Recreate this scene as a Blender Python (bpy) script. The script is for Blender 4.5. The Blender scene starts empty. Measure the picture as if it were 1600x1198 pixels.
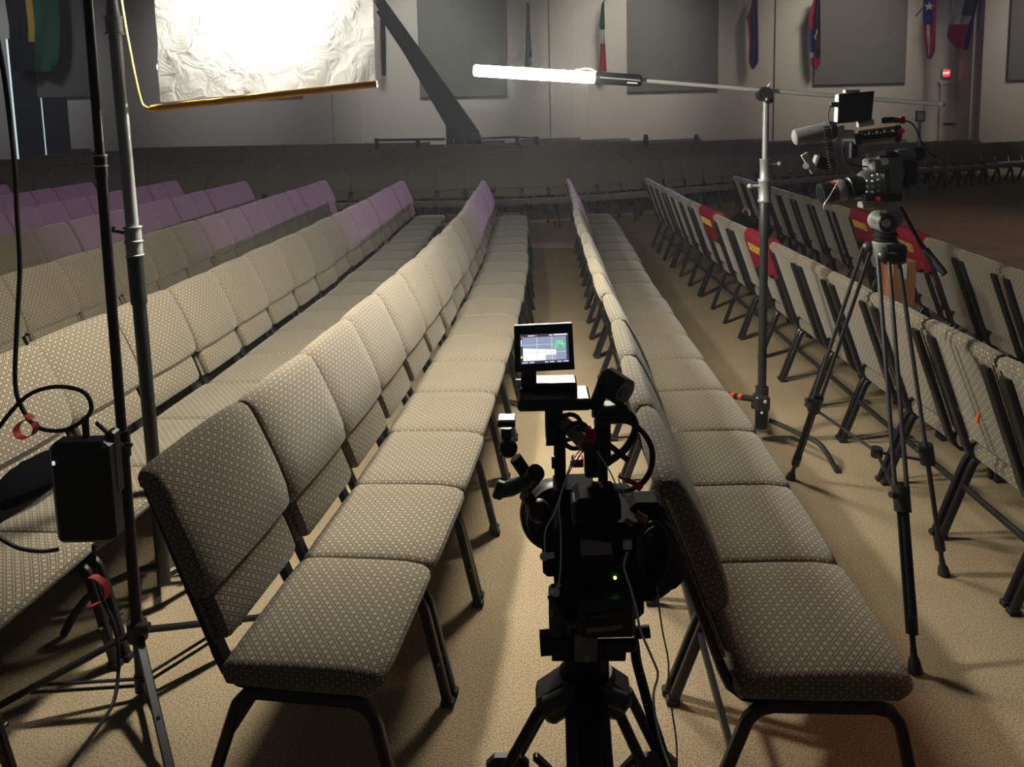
import bpy, math, random
from mathutils import Vector, Matrix

random.seed(7)
R = math.radians
scene = bpy.context.scene
C = scene.collection

# ------------------------------------------------------------------ camera
F_PX, CX, CY, PITCH, ROLL, H = 1174.64, 822.87, 318.55, .11554529, -.01962, 2.029
fw = Vector((0, math.cos(PITCH), -math.sin(PITCH)))
rt = Vector((1, 0, 0)); up = Vector((0, math.sin(PITCH), math.cos(PITCH)))
cr_, sr_ = math.cos(ROLL), math.sin(ROLL)
RT = rt * cr_ + up * sr_
UP = up * cr_ - rt * sr_
EYE = Vector((0, 0, H))
cam_d = bpy.data.cameras.new('camera')
cam = bpy.data.objects.new('camera', cam_d); C.objects.link(cam)
m = Matrix.Identity(4)
for i in range(3):
    m[i][0] = RT[i]; m[i][1] = UP[i]; m[i][2] = -fw[i]; m[i][3] = EYE[i]
cam.matrix_world = m
cam_d.sensor_width = 36.0
cam_d.lens = F_PX / 1600 * 36
cam_d.shift_x = (800 - CX) / 1600
cam_d.shift_y = (CY - 599) / 1600
cam_d.clip_end = 200
scene.camera = cam

# ------------------------------------------------------------------ world, exposure, room light
w = bpy.data.worlds.new('world'); scene.world = w; w.use_nodes = True
w.node_tree.nodes['Background'].inputs[0].default_value = (.75, .85, 1, 1)
w.node_tree.nodes['Background'].inputs[1].default_value = .03
scene.cycles.max_bounces = 4; scene.cycles.diffuse_bounces = 2; scene.cycles.glossy_bounces = 2; scene.cycles.adaptive_threshold = .05
scene.view_settings.view_transform = 'Standard'
scene.view_settings.look = 'None'
scene.view_settings.exposure = 0
scene.view_settings.gamma = 1
scene.view_settings.use_curve_mapping = False

def spot(name, loc, target, power, col, angle, blend=.4, size=.1):
    d = bpy.data.lights.new(name, 'SPOT'); d.energy = power; d.color = col
    d.spot_size = R(angle); d.spot_blend = blend; d.shadow_soft_size = size
    o = bpy.data.objects.new(name, d); C.objects.link(o); o.location = loc
    o.rotation_euler = (Vector(target) - Vector(loc)).to_track_quat('-Z', 'Y').to_euler()
    return o
# dim house downlights high above the rear of the hall
for x, y, p, col in ((-15, 19.2, 520, (.82, .88, 1)), (-9, 19.1, 640, (.84, .9, 1)), (-3, 18.9, 1150, (.97, .97, .95)), (3, 18.7, 1150, (1, .95, .86)), (9, 18, 1000, (1, .92, .78)), (15, 17.4, 800, (1, .92, .78))):
    spot('house_wall_washer', (x, y, 7.5), (x * 1.04, y + 4.7, 4.2), p, col, 60, .8, 1.0)
# added fill lamp that lifts the dark open floor in front of the stage
spot('floor_fill', (11, 9, 6), (7.5, 11, 0), 300, (1, .7, .66), 80, .9, .3)
# purple stage wash from the stage on the right
spot('stage_wash', (21, 10.9, 7.4), (-5, 10.2, .9), 17500, (.6, .3, 1), 15.5, .5, .15)
# a weak warm lamp high on the right
spot('warm_lamp', (6.5, 1.8, 4.2), (1.75, 1.9, .2), 230, (1, .47, .25), 27, .8, .12)

# ------------------------------------------------------------------ helpers
def ray(px, py):
    return fw * F_PX + RT * (px - CX) - UP * (py - CY)
def W(px, py, Y):
    d = ray(px, py); return EYE + d * (Y / d.y)
def WZ(px, py, z):
    d = ray(px, py); return EYE + d * ((z - H) / d.z)
def proj(P):
    q = Vector(P) - EYE; k = q.dot(fw)
    if k < .05: return None
    return CX + F_PX * q.dot(RT) / k, CY - F_PX * q.dot(UP) / k
def pm(Y):      # metres per pixel at depth Y
    return Y / F_PX * 1.02

class MB:
    def __init__(s): s.v = []; s.f = []; s.uv = []; s.mi = []
    def add(s, vs, fs, uvs=None, mi=0):
        b = len(s.v); s.v += [Vector(v) for v in vs]
        for k, f in enumerate(fs):
            s.f.append([b + i for i in f]); s.uv.append(uvs[k] if uvs else None); s.mi.append(mi)
        return s
    def hull(s, a, b, mi=0):          # box between two opposite corners
        (x0, y0, z0), (x1, y1, z1) = a, b
        return s.cbox(((x0 + x1) / 2, (y0 + y1) / 2, (z0 + z1) / 2), (abs(x1 - x0), abs(y1 - y0), abs(z1 - z0)), mi=mi)
    def cbox(s, c, d, bev=None, M=None, mi=0):   # chamfered box
        hx, hy, hz = (k / 2 for k in d)
        if bev is None: bev = min(d) * .14
        b = min(bev, min(d) * .45)
        vs = []; idx = {}
        for ax in range(3):
            for sx in (-1, 1):
                for sy in (-1, 1):
                    for sz in (-1, 1):
                        p = [sx * (hx - b), sy * (hy - b), sz * (hz - b)]
                        p[ax] = (sx, sy, sz)[ax] * (hx, hy, hz)[ax]
                        idx[ax, sx, sy, sz] = len(vs); vs.append(Vector(p))
        fs = []
        for ax in range(3):
            for sg in (-1, 1):
                q = []
                for a, bb in ((-1, -1), (1, -1), (1, 1), (-1, 1)):
                    k = [0, 0, 0]; k[ax] = sg; k[(ax + 1) % 3] = a; k[(ax + 2) % 3] = bb
                    q.append(idx[(ax,) + tuple(k)])
                fs.append(q if sg > 0 else q[::-1])
        for ax in range(3):           # edges
            a1, a2 = (ax + 1) % 3, (ax + 2) % 3
            for s1 in (-1, 1):
                for s2 in (-1, 1):
                    def I(face, e):
                        k = [0, 0, 0]; k[ax] = e; k[a1] = s1; k[a2] = s2
                        return idx[(face,) + tuple(k)]
                    q = [I(a1, -1), I(a2, -1), I(a2, 1), I(a1, 1)]
                    fs.append(q if s1 * s2 < 0 else q[::-1])
        for sx in (-1, 1):
            for sy in (-1, 1):
                for sz in (-1, 1):
                    q = [idx[0, sx, sy, sz], idx[1, sx, sy, sz], idx[2, sx, sy, sz]]
                    fs.append(q if sx * sy * sz > 0 else q[::-1])
        c = Vector(c)
        return s.add([(M @ v if M else v) + c for v in vs], fs, mi=mi)
    def beam(s, p0, p1, wd, ht, upv=(0, 0, 1), mi=0):
        p0, p1 = Vector(p0), Vector(p1); t = (p1 - p0); L = t.length; t.normalize()
        sd = t.cross(Vector(upv))
        if sd.length < 1e-4: sd = t.cross(Vector((1, 0, 0)))
        sd.normalize(); n = sd.cross(t)
        M = Matrix((t, sd, n)).transposed()
        return s.cbox((p0 + p1) / 2, (L, wd, ht), min(wd, ht) * .2, M, mi)
    def cyl(s, p0, p1, r0, r1=None, n=14, mi=0, cap=True):
        return s.lathe(p0, p1, [(0, r0), (1, r0 if r1 is None else r1)], n, mi, cap)
    def lathe(s, p0, p1, prof, n=16, mi=0, cap=True):   # prof: (t along axis, radius)
        p0, p1 = Vector(p0), Vector(p1); t = (p1 - p0).normalized()
        a = t.orthogonal().normalized(); b = t.cross(a)
        vs = []; fs = []
        for k, (tt, r) in enumerate(prof):
            c = p0.lerp(p1, tt)
            for i in range(n):
                an = 2 * math.pi * i / n
                vs.append(c + a * (r * math.cos(an)) + b * (r * math.sin(an)))
        for k in range(len(prof) - 1):
            for i in range(n):
                j = (i + 1) % n
                fs.append([k * n + i, k * n + j, k * n + n + j, k * n + n + i])
        if cap:
            fs.append(list(range(n))[::-1]); fs.append([(len(prof) - 1) * n + i for i in range(n)])
        return s.add(vs, fs, mi=mi)
    def sph(s, c, r, n=12, sc=(1, 1, 1), mi=0):
        c = Vector(c); prof = []
        vs = []; fs = []; m_ = n // 2
        vs.append(c + Vector((0, 0, r * sc[2])))
        for k in range(1, m_):
            a = math.pi * k / m_
            for i in range(n):
                b = 2 * math.pi * i / n
                vs.append(c + Vector((r * sc[0] * math.sin(a) * math.cos(b), r * sc[1] * math.sin(a) * math.sin(b), r * sc[2] * math.cos(a))))
        vs.append(c - Vector((0, 0, r * sc[2])))
        for i in range(n):
            fs.append([0, 1 + i, 1 + (i + 1) % n])
            fs.append([len(vs) - 1, 1 + (m_ - 2) * n + (i + 1) % n, 1 + (m_ - 2) * n + i])
        for k in range(m_ - 2):
            for i in range(n):
                j = (i + 1) % n
                fs.append([1 + k * n + i, 1 + (k + 1) * n + i, 1 + (k + 1) * n + j, 1 + k * n + j])
        return s.add(vs, fs, mi=mi)
    def tube(s, pts, r, n=8, mi=0, closed=False):
        pts = [Vector(p) for p in pts]; N = len(pts)
        rr = r if isinstance(r, (list, tuple)) else [r] * N
        a = None; vs = []; fs = []
        for k in range(N):
            if closed: t = pts[(k + 1) % N] - pts[k - 1]
            else: t = pts[min(k + 1, N - 1)] - pts[max(k - 1, 0)]
            t.normalize()
            if a is None: a = t.orthogonal().normalized()
            a = (a - t * a.dot(t)).normalized(); b = t.cross(a)
            for i in range(n):
                an = 2 * math.pi * i / n
                vs.append(pts[k] + a * (rr[k] * math.cos(an)) + b * (rr[k] * math.sin(an)))
        for k in range(N if closed else N - 1):
            k2 = (k + 1) % N
            for i in range(n):
                j = (i + 1) % n
                fs.append([k * n + i, k * n + j, k2 * n + j, k2 * n + i])
        if not closed:
            fs.append(list(range(n))[::-1]); fs.append([(N - 1) * n + i for i in range(n)])
        return s.add(vs, fs, mi=mi)
    def strap(s, pts, wd, th, side=(0, 1, 0), mi=0):   # chamfered rectangular section swept along a planar path
        pts = [Vector(p) for p in pts]; N = len(pts); S = Vector(side)
        a, b = wd / 2, th / 2; c = min(a, b) * .4
        sec = [(a, -b + c), (a, b - c), (a - c, b), (-a + c, b), (-a, b - c), (-a, -b + c), (-a + c, -b), (a - c, -b)]
        vs = []; fs = []; n = 8
        for k in range(N):
            t0 = (pts[k] - pts[k - 1]).normalized() if k else None
            t1 = (pts[k + 1] - pts[k]).normalized() if k < N - 1 else None
            t = (t0 + t1).normalized() if t0 and t1 else (t0 or t1)
            nn = t.cross(S).normalized()
            for (u, v) in sec: vs.append(pts[k] + S * u + nn * v)
        for k in range(N - 1):
            for i in range(n):
                j = (i + 1) % n
                fs.append([k * n + i, k * n + j, k * n + n + j, k * n + n + i])
        fs.append(list(range(n))[::-1]); fs.append([(N - 1) * n + i for i in range(n)])
        return s.add(vs, fs, mi=mi)
    def quad_slab(s, q, th, mi=0):   # four corners (front, counter-clockwise seen from the front), pushed back by th along +Y-ish normal
        q = [Vector(p) for p in q]
        n = (q[1] - q[0]).cross(q[3] - q[0]).normalized()
        b = [p - n * th for p in q]
        return s.add(q + b, [[0, 1, 2, 3], [7, 6, 5, 4], [0, 4, 5, 1], [1, 5, 6, 2], [2, 6, 7, 3], [3, 7, 4, 0]], mi=mi)
    def boxpx(s, x0, y0, x1, y1, Y, dep, bev=None, mi=0):   # real box whose front face at depth Y covers the pixel rectangle
        cx, cy = (x0 + x1) / 2, (y0 + y1) / 2
        xa, xb = W(x0, cy, Y).x, W(x1, cy, Y).x
        za, zb = W(cx, y1, Y).z, W(cx, y0, Y).z
        return s.cbox(((xa + xb) / 2, Y + dep / 2, (za + zb) / 2), (xb - xa, dep, zb - za), bev, mi=mi)
    def loft(s, prof, stations, ax, mi=0):
        """closed profile [(p, q)] swept across; stations [(coordinate, inset)], ax(coord, p, q) -> point; uv in metres"""
        n = len(prof); cp = sum(p for p, q in prof) / n; cq = sum(q for p, q in prof) / n
        arc = [0]
        for i in range(n):
            a, b = prof[i], prof[(i + 1) % n]
            arc.append(arc[-1] + math.hypot(b[0] - a[0], b[1] - a[1]))
        hp = max(abs(p - cp) for p, q in prof); hq = max(abs(q - cq) for p, q in prof)
        vs = []; fs = []; uv = []; us = [0]
        for k in range(1, len(stations)):
            us.append(us[-1] + math.hypot(stations[k][0] - stations[k - 1][0], stations[k][1] - stations[k - 1][1]))
        for (cc, ins) in stations:
            kp, kq = 1 - ins / hp, 1 - ins / hq * .8
            for (p, q) in prof: vs.append(ax(cc, cp + (p - cp) * kp, cq + (q - cq) * kq))
        for k in range(len(stations) - 1):
            for i in range(n):
                j = (i + 1) % n
                fs.append([k * n + i, k * n + j, k * n + n + j, k * n + n + i])
                uv.append([(us[k], arc[i]), (us[k], arc[i + 1]), (us[k + 1], arc[i + 1]), (us[k + 1], arc[i])])
        fs.append(list(range(n))[::-1]); uv.append([(prof[i][1], prof[i][0]) for i in range(n)][::-1])
        o = (len(stations) - 1) * n
        fs.append([o + i for i in range(n)]); uv.append([(prof[i][1], prof[i][0]) for i in range(n)])
        return s.add(vs, fs, uv, mi)
    def mesh(s, name, mats, off=Vector(), smooth=40):
        me = bpy.data.meshes.new(name)
        me.from_pydata([v - off for v in s.v], [], s.f)
        for mt in (mats if isinstance(mats, (list, tuple)) else [mats]): me.materials.append(mt)
        if any(s.mi):
            for p, k in zip(me.polygons, s.mi): p.material_index = k
        if any(u is not None for u in s.uv):
            ul = me.uv_layers.new(name='uv')
            for p, u in zip(me.polygons, s.uv):
                if u:
                    for li, c in zip(p.loop_indices, u): ul.data[li].uv = c
        if smooth:
            me.shade_smooth(); me.set_sharp_from_angle(angle=R(smooth))
        me.validate()
        return me

OFF = {}
def tag(o, label, cat, group=None, kind=None):
    o['label'] = label; o['category'] = cat
    if group: o['group'] = group
    if kind: o['kind'] = kind
    return o
def thing(name, label, cat, loc, group=None, rz=0):
    o = bpy.data.objects.new(name, None); C.objects.link(o); o.location = loc; o.rotation_euler = (0, 0, rz)
    o.empty_display_size = .1
    OFF[o.name] = Vector(loc)
    return tag(o, label, cat, group)
def part(name, mb, mat_, parent=None, smooth=40, label=None):
    off = OFF.get(parent.name, Vector()) if parent else Vector()
    o = bpy.data.objects.new(name, mb.mesh(name, mat_, off, smooth)); C.objects.link(o)
    if parent: o.parent = parent
    OFF[o.name] = off
    if label: o['label'] = label
    return o
def struct(name, mb, mat_, smooth=0):
    o = part(name, mb, mat_, None, smooth); o['kind'] = 'structure'; return o
def solo(name, mb, mat_, label, cat, group=None, smooth=40):
    """a one-mesh thing with its origin at its base centre"""
    xs = [v.x for v in mb.v]; ys = [v.y for v in mb.v]; zs = [v.z for v in mb.v]
    b = Vector(((min(xs) + max(xs)) / 2, (min(ys) + max(ys)) / 2, min(zs)))
    o = bpy.data.objects.new(name, mb.mesh(name, mat_, b, smooth)); C.objects.link(o); o.location = b
    return tag(o, label, cat, group)
def crv(pts, k=6):   # Catmull-Rom
    pts = [Vector(p) for p in pts]; out = []
    P = [pts[0] * 2 - pts[1]] + pts + [pts[-1] * 2 - pts[-2]]
    for i in range(1, len(P) - 2):
        for j in range(k):
            t = j / k; a, b, c, d = P[i - 1], P[i], P[i + 1], P[i + 2]
            out.append(.5 * ((2 * b) + (c - a) * t + (2 * a - 5 * b + 4 * c - d) * t * t + (3 * b - a - 3 * c + d) * t ** 3))
    out.append(pts[-1]); return out
def text_mb(s, size, M, ext=.0008):
    cu = bpy.data.curves.new('t', 'FONT'); cu.body = s; cu.size = size; cu.align_x = 'CENTER'; cu.align_y = 'CENTER'
    cu.resolution_u = 2; cu.extrude = ext
    o = bpy.data.objects.new('t', cu); me = o.to_mesh()
    mb = MB(); mb.add([M @ v.co for v in me.vertices], [list(p.vertices) for p in me.polygons])
    o.to_mesh_clear(); bpy.data.objects.remove(o); bpy.data.curves.remove(cu)
    return mb

# ------------------------------------------------------------------ materials
def nt(name):
    mt = bpy.data.materials.new(name); mt.use_nodes = True
    return mt, mt.node_tree.nodes, mt.node_tree.links, mt.node_tree.nodes['Principled BSDF']
def pmat(name, col, rough=.5, metal=0, bump=0, bscale=200, spec=.5, var=0):
    mt, N, L, b = nt(name)
    b.inputs['Base Color'].default_value = (*col, 1); b.inputs['Roughness'].default_value = rough
    b.inputs['Metallic'].default_value = metal; b.inputs['Specular IOR Level'].default_value = spec
    tc = N.new('ShaderNodeTexCoord')
    nz = N.new('ShaderNodeTexNoise'); nz.inputs['Scale'].default_value = bscale; nz.inputs['Detail'].default_value = 0
    L.new(tc.outputs['Object'], nz.inputs['Vector'])
    if var:
        mx = N.new('ShaderNodeMix'); mx.data_type = 'RGBA'
        mx.inputs[6].default_value = (*[c * (1 - var) for c in col], 1); mx.inputs[7].default_value = (*[min(1, c * (1 + var)) for c in col], 1)
        L.new(nz.outputs[0], mx.inputs[0]); L.new(mx.outputs[2], b.inputs['Base Color'])
    if bump:
        bp = N.new('ShaderNodeBump'); bp.inputs['Strength'].default_value = bump; bp.inputs['Distance'].default_value = .004
        L.new(nz.outputs[0], bp.inputs['Height']); L.new(bp.outputs[0], b.inputs['Normal'])
    else:
        mr = N.new('ShaderNodeMapRange'); mr.inputs[3].default_value = rough * .9; mr.inputs[4].default_value = min(1, rough * 1.1)
        L.new(nz.outputs[0], mr.inputs[0]); L.new(mr.outputs[0], b.inputs['Roughness'])
    return mt
def emat(name, col, st):
    mt, N, L, b = nt(name)
    b.inputs['Base Color'].default_value = (*col, 1)
    b.inputs['Emission Color'].default_value = (*col, 1); b.inputs['Emission Strength'].default_value = st
    return mt

def fabric():
    mt, N, L, b = nt('woven_diamond_fabric')
    b.inputs['Roughness'].default_value = .85; b.inputs['Specular IOR Level'].default_value = .2
    b.inputs['Sheen Weight'].default_value = .25; b.inputs['Sheen Roughness'].default_value = .5
    uv = N.new('ShaderNodeUVMap'); uv.uv_map = 'uv'
    sp = N.new('ShaderNodeSeparateXYZ'); L.new(uv.outputs[0], sp.inputs[0])
    def mth(op, a, c=None, d=None):
        n = N.new('ShaderNodeMath'); n.operation = op
        for i, x in enumerate((a, c, d)):
            if x is None: continue
            if isinstance(x, (int, float)): n.inputs[i].default_value = x
            else: L.new(x, n.inputs[i])
        return n.outputs[0]
    u = mth('DIVIDE', sp.outputs[0], .0385); v = mth('DIVIDE', sp.outputs[1], .034)
    fa = mth('FRACT', mth('ADD', mth('ADD', u, v), 50.0)); fb = mth('FRACT', mth('ADD', mth('SUBTRACT', u, v), 50.0))
    ea = mth('ABSOLUTE', mth('SUBTRACT', fa, .5)); eb = mth('ABSOLUTE', mth('SUBTRACT', fb, .5))
    line = mth('GREATER_THAN', mth('MAXIMUM', ea, eb), .432)
    sq = mth('LESS_THAN', mth('MAXIMUM', ea, eb), .245)
    c1 = N.new('ShaderNodeMix'); c1.data_type = 'RGBA'
    c1.inputs[6].default_value = (.071, .06, .044, 1); c1.inputs[7].default_value = (.305, .254, .163, 1)
    L.new(sq, c1.inputs[0])
    c2 = N.new('ShaderNodeMix'); c2.data_type = 'RGBA'
    L.new(line, c2.inputs[0]); L.new(c1.outputs[2], c2.inputs[6]); c2.inputs[7].default_value = (.238, .195, .125, 1)
    L.new(c2.outputs[2], b.inputs['Base Color'])
    nz = N.new('ShaderNodeTexNoise'); nz.inputs['Scale'].default_value = 900; nz.inputs['Detail'].default_value = 0
    L.new(uv.outputs[0], nz.inputs['Vector'])
    hh = mth('ADD', mth('ADD', mth('MULTIPLY', line, .8), mth('MULTIPLY', sq, .5)), mth('MULTIPLY', nz.outputs[0], .5))
    bp = N.new('ShaderNodeBump'); bp.inputs['Strength'].default_value = .5; bp.inputs['Distance'].default_value = .002
    L.new(hh, bp.inputs['Height']); L.new(bp.outputs[0], b.inputs['Normal'])
    return mt
def carpet():
    mt, N, L, b = nt('beige_loop_carpet')
    b.inputs['Roughness'].default_value = .95; b.inputs['Specular IOR Level'].default_value = .1
    tc = N.new('ShaderNodeTexCoord')
    n1 = N.new('ShaderNodeTexNoise'); n1.inputs['Scale'].default_value = 160; n1.inputs['Detail'].default_value = 1
    n2 = N.new('ShaderNodeTexNoise'); n2.inputs['Scale'].default_value = 2.2; n2.inputs['Detail'].default_value = 2
    L.new(tc.outputs['Object'], n1.inputs[0]); L.new(tc.outputs['Object'], n2.inputs[0])
    r1 = N.new('ShaderNodeValToRGB'); e = r1.color_ramp.elements
    e[0].position = .3; e[0].color = (.24, .182, .112, 1); e[1].position = .7; e[1].color = (.54, .43, .275, 1)
    L.new(n1.outputs[0], r1.inputs[0])
    r2 = N.new('ShaderNodeValToRGB'); e = r2.color_ramp.elements
    e[0].position = .3; e[0].color = (.84, .82, .8, 1); e[1].position = .7; e[1].color = (1, 1, 1, 1)
    L.new(n2.outputs[0], r2.inputs[0])
    mx = N.new('ShaderNodeMix'); mx.data_type = 'RGBA'; mx.blend_type = 'MULTIPLY'; mx.inputs[0].default_value = 1
    L.new(r1.outputs[0], mx.inputs[6]); L.new(r2.outputs[0], mx.inputs[7]); L.new(mx.outputs[2], b.inputs['Base Color'])
    bp = N.new('ShaderNodeBump'); bp.inputs['Strength'].default_value = .6; bp.inputs['Distance'].default_value = .006
    L.new(n1.outputs[0], bp.inputs['Height']); L.new(bp.outputs[0], b.inputs['Normal'])
    return mt
FAB = fabric(); CARPET = carpet()
STEEL = pmat('black_powder_coat', (.012, .012, .013), .38, .2, 0, 300)
MATTE = pmat('matte_black', (.006, .0065, .007), .8, 0, 0, 200, .15)
BLACK = pmat('black_plastic', (.008, .009, .01), .42, 0, 0, 200)
RUBBER = pmat('black_rubber', (.009, .009, .01), .7, 0, .15, 400)
SCREEN_OFF = pmat('dark_glass_screen', (.006, .008, .012), .12, 0, 0, 20)
GREYMET = pmat('grey_stand_metal', (.3, .31, .3), .42, .35, 0, 60)
DARKMET = pmat('dark_stand_metal', (.045, .048, .046), .42, .6, 0, 60)
CHROME = pmat('bright_metal', (.6, .6, .57), .3, .3, 0, 80)
TRIGREY = pmat('tripod_dark_grey', (.045, .048, .048), .4, .1, 0, 100)
CAMGREY = pmat('camera_grey_paint', (.21, .215, .2), .36, .1, .05, 500)
LIGHTGREY = pmat('grey_label_plastic', (.2, .2, .2), .5, 0, 0, 50)
FOAM = pmat('grey_foam', (.25, .25, .25), .95, 0, .5, 600, .1)
WOOD = pmat('varnished_wood', (.42, .24, .1), .35, 0, .1, 30, .5, .3)
RED = pmat('red_anodised', (.5, .015, .03), .35, .3, 0, 50)
REDTIE = pmat('red_cable_tie', (.5, .012, .02), .6, 0, 0, 80)
REDCLOTH = pmat('red_cloth', (.22, .011, .026), .75, 0, .4, 60, .2)
GOLD = pmat('gold_thread', (.75, .5, .09), .4, .3, 0, 100)
WHITEPL = pmat('white_plastic', (.62, .6, .56), .4, 0, 0, 60)
WHITETX = pmat('white_print', (.75, .75, .75), .5, 0, 0, 60)
YELLOW = pmat('yellow_rod', (.75, .55, .03), .4, 0, 0, 60)
ORANGE = pmat('orange_sleeve', (.85, .4, .05), .5, 0, .2, 80)
ORTAPE = pmat('orange_tape', (.9, .14, .01), .5, 0, 0, 80)
WALL = pmat('painted_wall', (.52, .485, .42), .9, 0, .05, 80, .2)
PANELM = pmat('grey_acoustic_fabric', (.15, .148, .13), .95, 0, .2, 300, .1)
DOORM = pmat('painted_door', (.45, .43, .38), .6, 0, 0, 20)
DARKDOOR = pmat('dark_door', (.02, .024, .026), .6, 0, 0, 20)
CEIL = pmat('dark_ceiling', (.05, .05, .05), .9, 0, 0, 20)
JIBM = pmat('matte_black_truss', (.02, .022, .025), .6, 0, 0, 20)
BRICK = pmat('lamp_power_black', (.006, .007, .009), .45, 0, 0, 50)
GREENLED = emat('green_led', (.4, 1, .08), 4)
CARD = pmat('brown_cardboard', (.32, .13, .05), .8, 0, .1, 40)

# ------------------------------------------------------------------ setting
mb = MB(); mb.cbox((0, 12, -.05), (44, 34, .1), .001); struct('floor', mb, CARPET)
mb = MB(); mb.cbox((0, 14, 8.1), (44, 22, .2), .01); struct('ceiling', mb, CEIL)
WL = [(-22, 24.0), (2, 23.6), (20, 21.8)]      # plan of the rear wall
def wall_pt(px, py, off=0):
    """point of the rear wall seen at a pixel (off metres in front of it)"""
    d = ray(px, py)
    for (x0, y0), (x1, y1) in zip(WL, WL[1:]):
        nx, ny = (y1 - y0), -(x1 - x0); L_ = math.hypot(nx, ny); nx /= L_; ny /= L_
        if ny > 0: nx, ny = -nx, -ny
        t = (nx * (x0 + nx * off) + ny * (y0 + ny * off)) / (nx * d.x + ny * d.y)
        P = EYE + d * t
        if x0 - .5 <= P.x <= x1 + .01: return P
    return P
def wall_dir(x):
    for (x0, y0), (x1, y1) in zip(WL, WL[1:]):
        if x <= x1: break
    v = Vector((x1 - x0, y1 - y0, 0)).normalized(); return v, Vector((v.y, -v.x, 0))
def wall_slab(mb, a, b, z0, z1, th=.3, front=0):
    a, b = Vector((a[0], a[1], 0)), Vector((b[0], b[1], 0)); t = (b - a).normalized(); n = Vector((t.y, -t.x, 0))
    if n.y > 0: n = -n
    M = Matrix((t, n, Vector((0, 0, 1)))).transposed()
    c = (a + b) / 2 + n * (front - th / 2)
    return mb.cbox((c.x, c.y, (z0 + z1) / 2), ((b - a).length, th, z1 - z0), .004, M)
rl, rr = wall_pt(1441, 180), wall_pt(1531, 180)
struct('wall_rear_left', wall_slab(MB(), WL[0], WL[1], 0, 8), WALL); struct('wall_rear', wall_slab(MB(), WL[1], rl, 0, 8), WALL)
struct('wall_rear_right', wall_slab(MB(), rr, WL[2], 0, 8), WALL)
t_, n_ = wall_dir(12)
back = 1.3
mb = MB(); wall_slab(mb, rl - n_ * back, rr - n_ * back + t_ * 1.2, 0, 8)
wall_slab(mb, rl + t_ * -.15 - n_ * (back), rl + t_ * -.15 - n_ * .3, 0, 8, .3); wall_slab(mb, rr + t_ * .15 - n_ * .3, rr + t_ * .15 - n_ * back, 0, 8, .3)
struct('wall_door_recess', mb, WALL)
mb = MB(); wall_slab(mb, (-21, 24), (-21, 2), 0, 8); struct('wall_left', mb, WALL)
# slim pilasters and joints on the rear wall
for i, (xa, xb) in enumerate(((860, 897), (1209, 1246), (520, 562))):
    mb = MB(); wall_slab(mb, wall_pt(xa, 150), wall_pt(xb, 150), 0, 8, .08, .09)
    struct('trim_%d' % (i + 1), mb, WALL)
# acoustic panels
for xa, xb, yb, lab in ((62, 150, 152, 'leftmost, beside the dark doors'), (335, 472, 153, 'behind the glowing diffuser'), (657, 793, 151, 'behind the camera crane'),
                        (980, 1120, 142, 'behind the tube light boom'), (1270, 1412, 131, 'above the right camera'), (1572, 1690, 124, 'at the right picture edge')):
    a, b = wall_pt(xa, yb), wall_pt(xb, yb); z0 = (a.z + b.z) / 2
    mb = MB(); wall_slab(mb, a, b, z0, 7.2, .1, .1)
    solo('acoustic_panel', mb, PANELM, 'grey fabric acoustic wall panel ' + lab, 'wall panel', 'acoustic panels on the rear wall', 0)

# door, exit sign and wall box in the recess
def rec_pt(px, py, off=0):
    d = ray(px, py); P0 = rl - n_ * (back - off)
    return EYE + d * (((P0 - EYE).dot(n_)) / d.dot(n_))
a, b = rec_pt(1472, 180), rec_pt(1508, 180)
zt = rec_pt(1485, 132).z
DR = (t_, n_)
def rec_slab(mb, xa, xb, ya, yb, th, front):
    A, B = rec_pt(xa, (ya + yb) / 2), rec_pt(xb, (ya + yb) / 2)
    return wall_slab(mb, A, B, rec_pt((xa + xb) / 2, yb).z, rec_pt((xa + xb) / 2, ya).z, th, front)
d1 = part('door_1', rec_slab(MB(), 1471, 1497, 132, 250, .05, .04), DOORM, None, 0); d1['kind'] = 'structure'
mb = MB(); rec_slab(mb, 1466, 1470.5, 129, 250, .08, .08); rec_slab(mb, 1497.5, 1502, 129, 250, .08, .08); rec_slab(mb, 1466, 1502, 127, 131.5, .08, .085)
part('door_frame', mb, DOORM, d1, 0)
part('push_bar', rec_slab(MB(), 1473, 1491, 192, 194.5, .06, .1), DARKMET, d1, 0)
ex = rec_pt(1477, 114)
t = thing('exit_sign', 'small lit red exit sign above the recessed door', 'exit sign', ex + n_ * .1)
part('sign_case', rec_slab(MB(), 1471, 1484, 108, 121, .06, .1), WHITEPL, t, 0)
part('sign_face', rec_slab(MB(), 1472, 1481, 109.5, 119.5, .01, .115), emat('exit_red_glow', (1, .03, .04), 2.2), t, 0)
M = Matrix.Translation(rec_pt(1476.5, 114.5) + n_ * .118) @ Matrix((t_, Vector((0, 0, 1)), n_)).transposed().to_4x4()
part('lettering', text_mb('EXIT', .1, M), emat('exit_letters', (1, .55, .5), 3), t, 0)
part('sign_stem', MB().cyl(rec_pt(1475, 121) + n_ * .09, rec_pt(1475, 126) + n_ * .09, .015), RED, t)
solo('door_alarm', rec_slab(MB(), 1500, 1502.5, 105, 111, .06, .06), WHITEPL, 'tiny white wall sensor right of the exit sign', 'sensor', smooth=0)
solo('door_lock_box', rec_slab(MB(), 1497.5, 1503, 179, 188, .1, .18), DARKMET, 'small dark handle box beside the recessed door', 'door handle', smooth=0)
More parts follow.
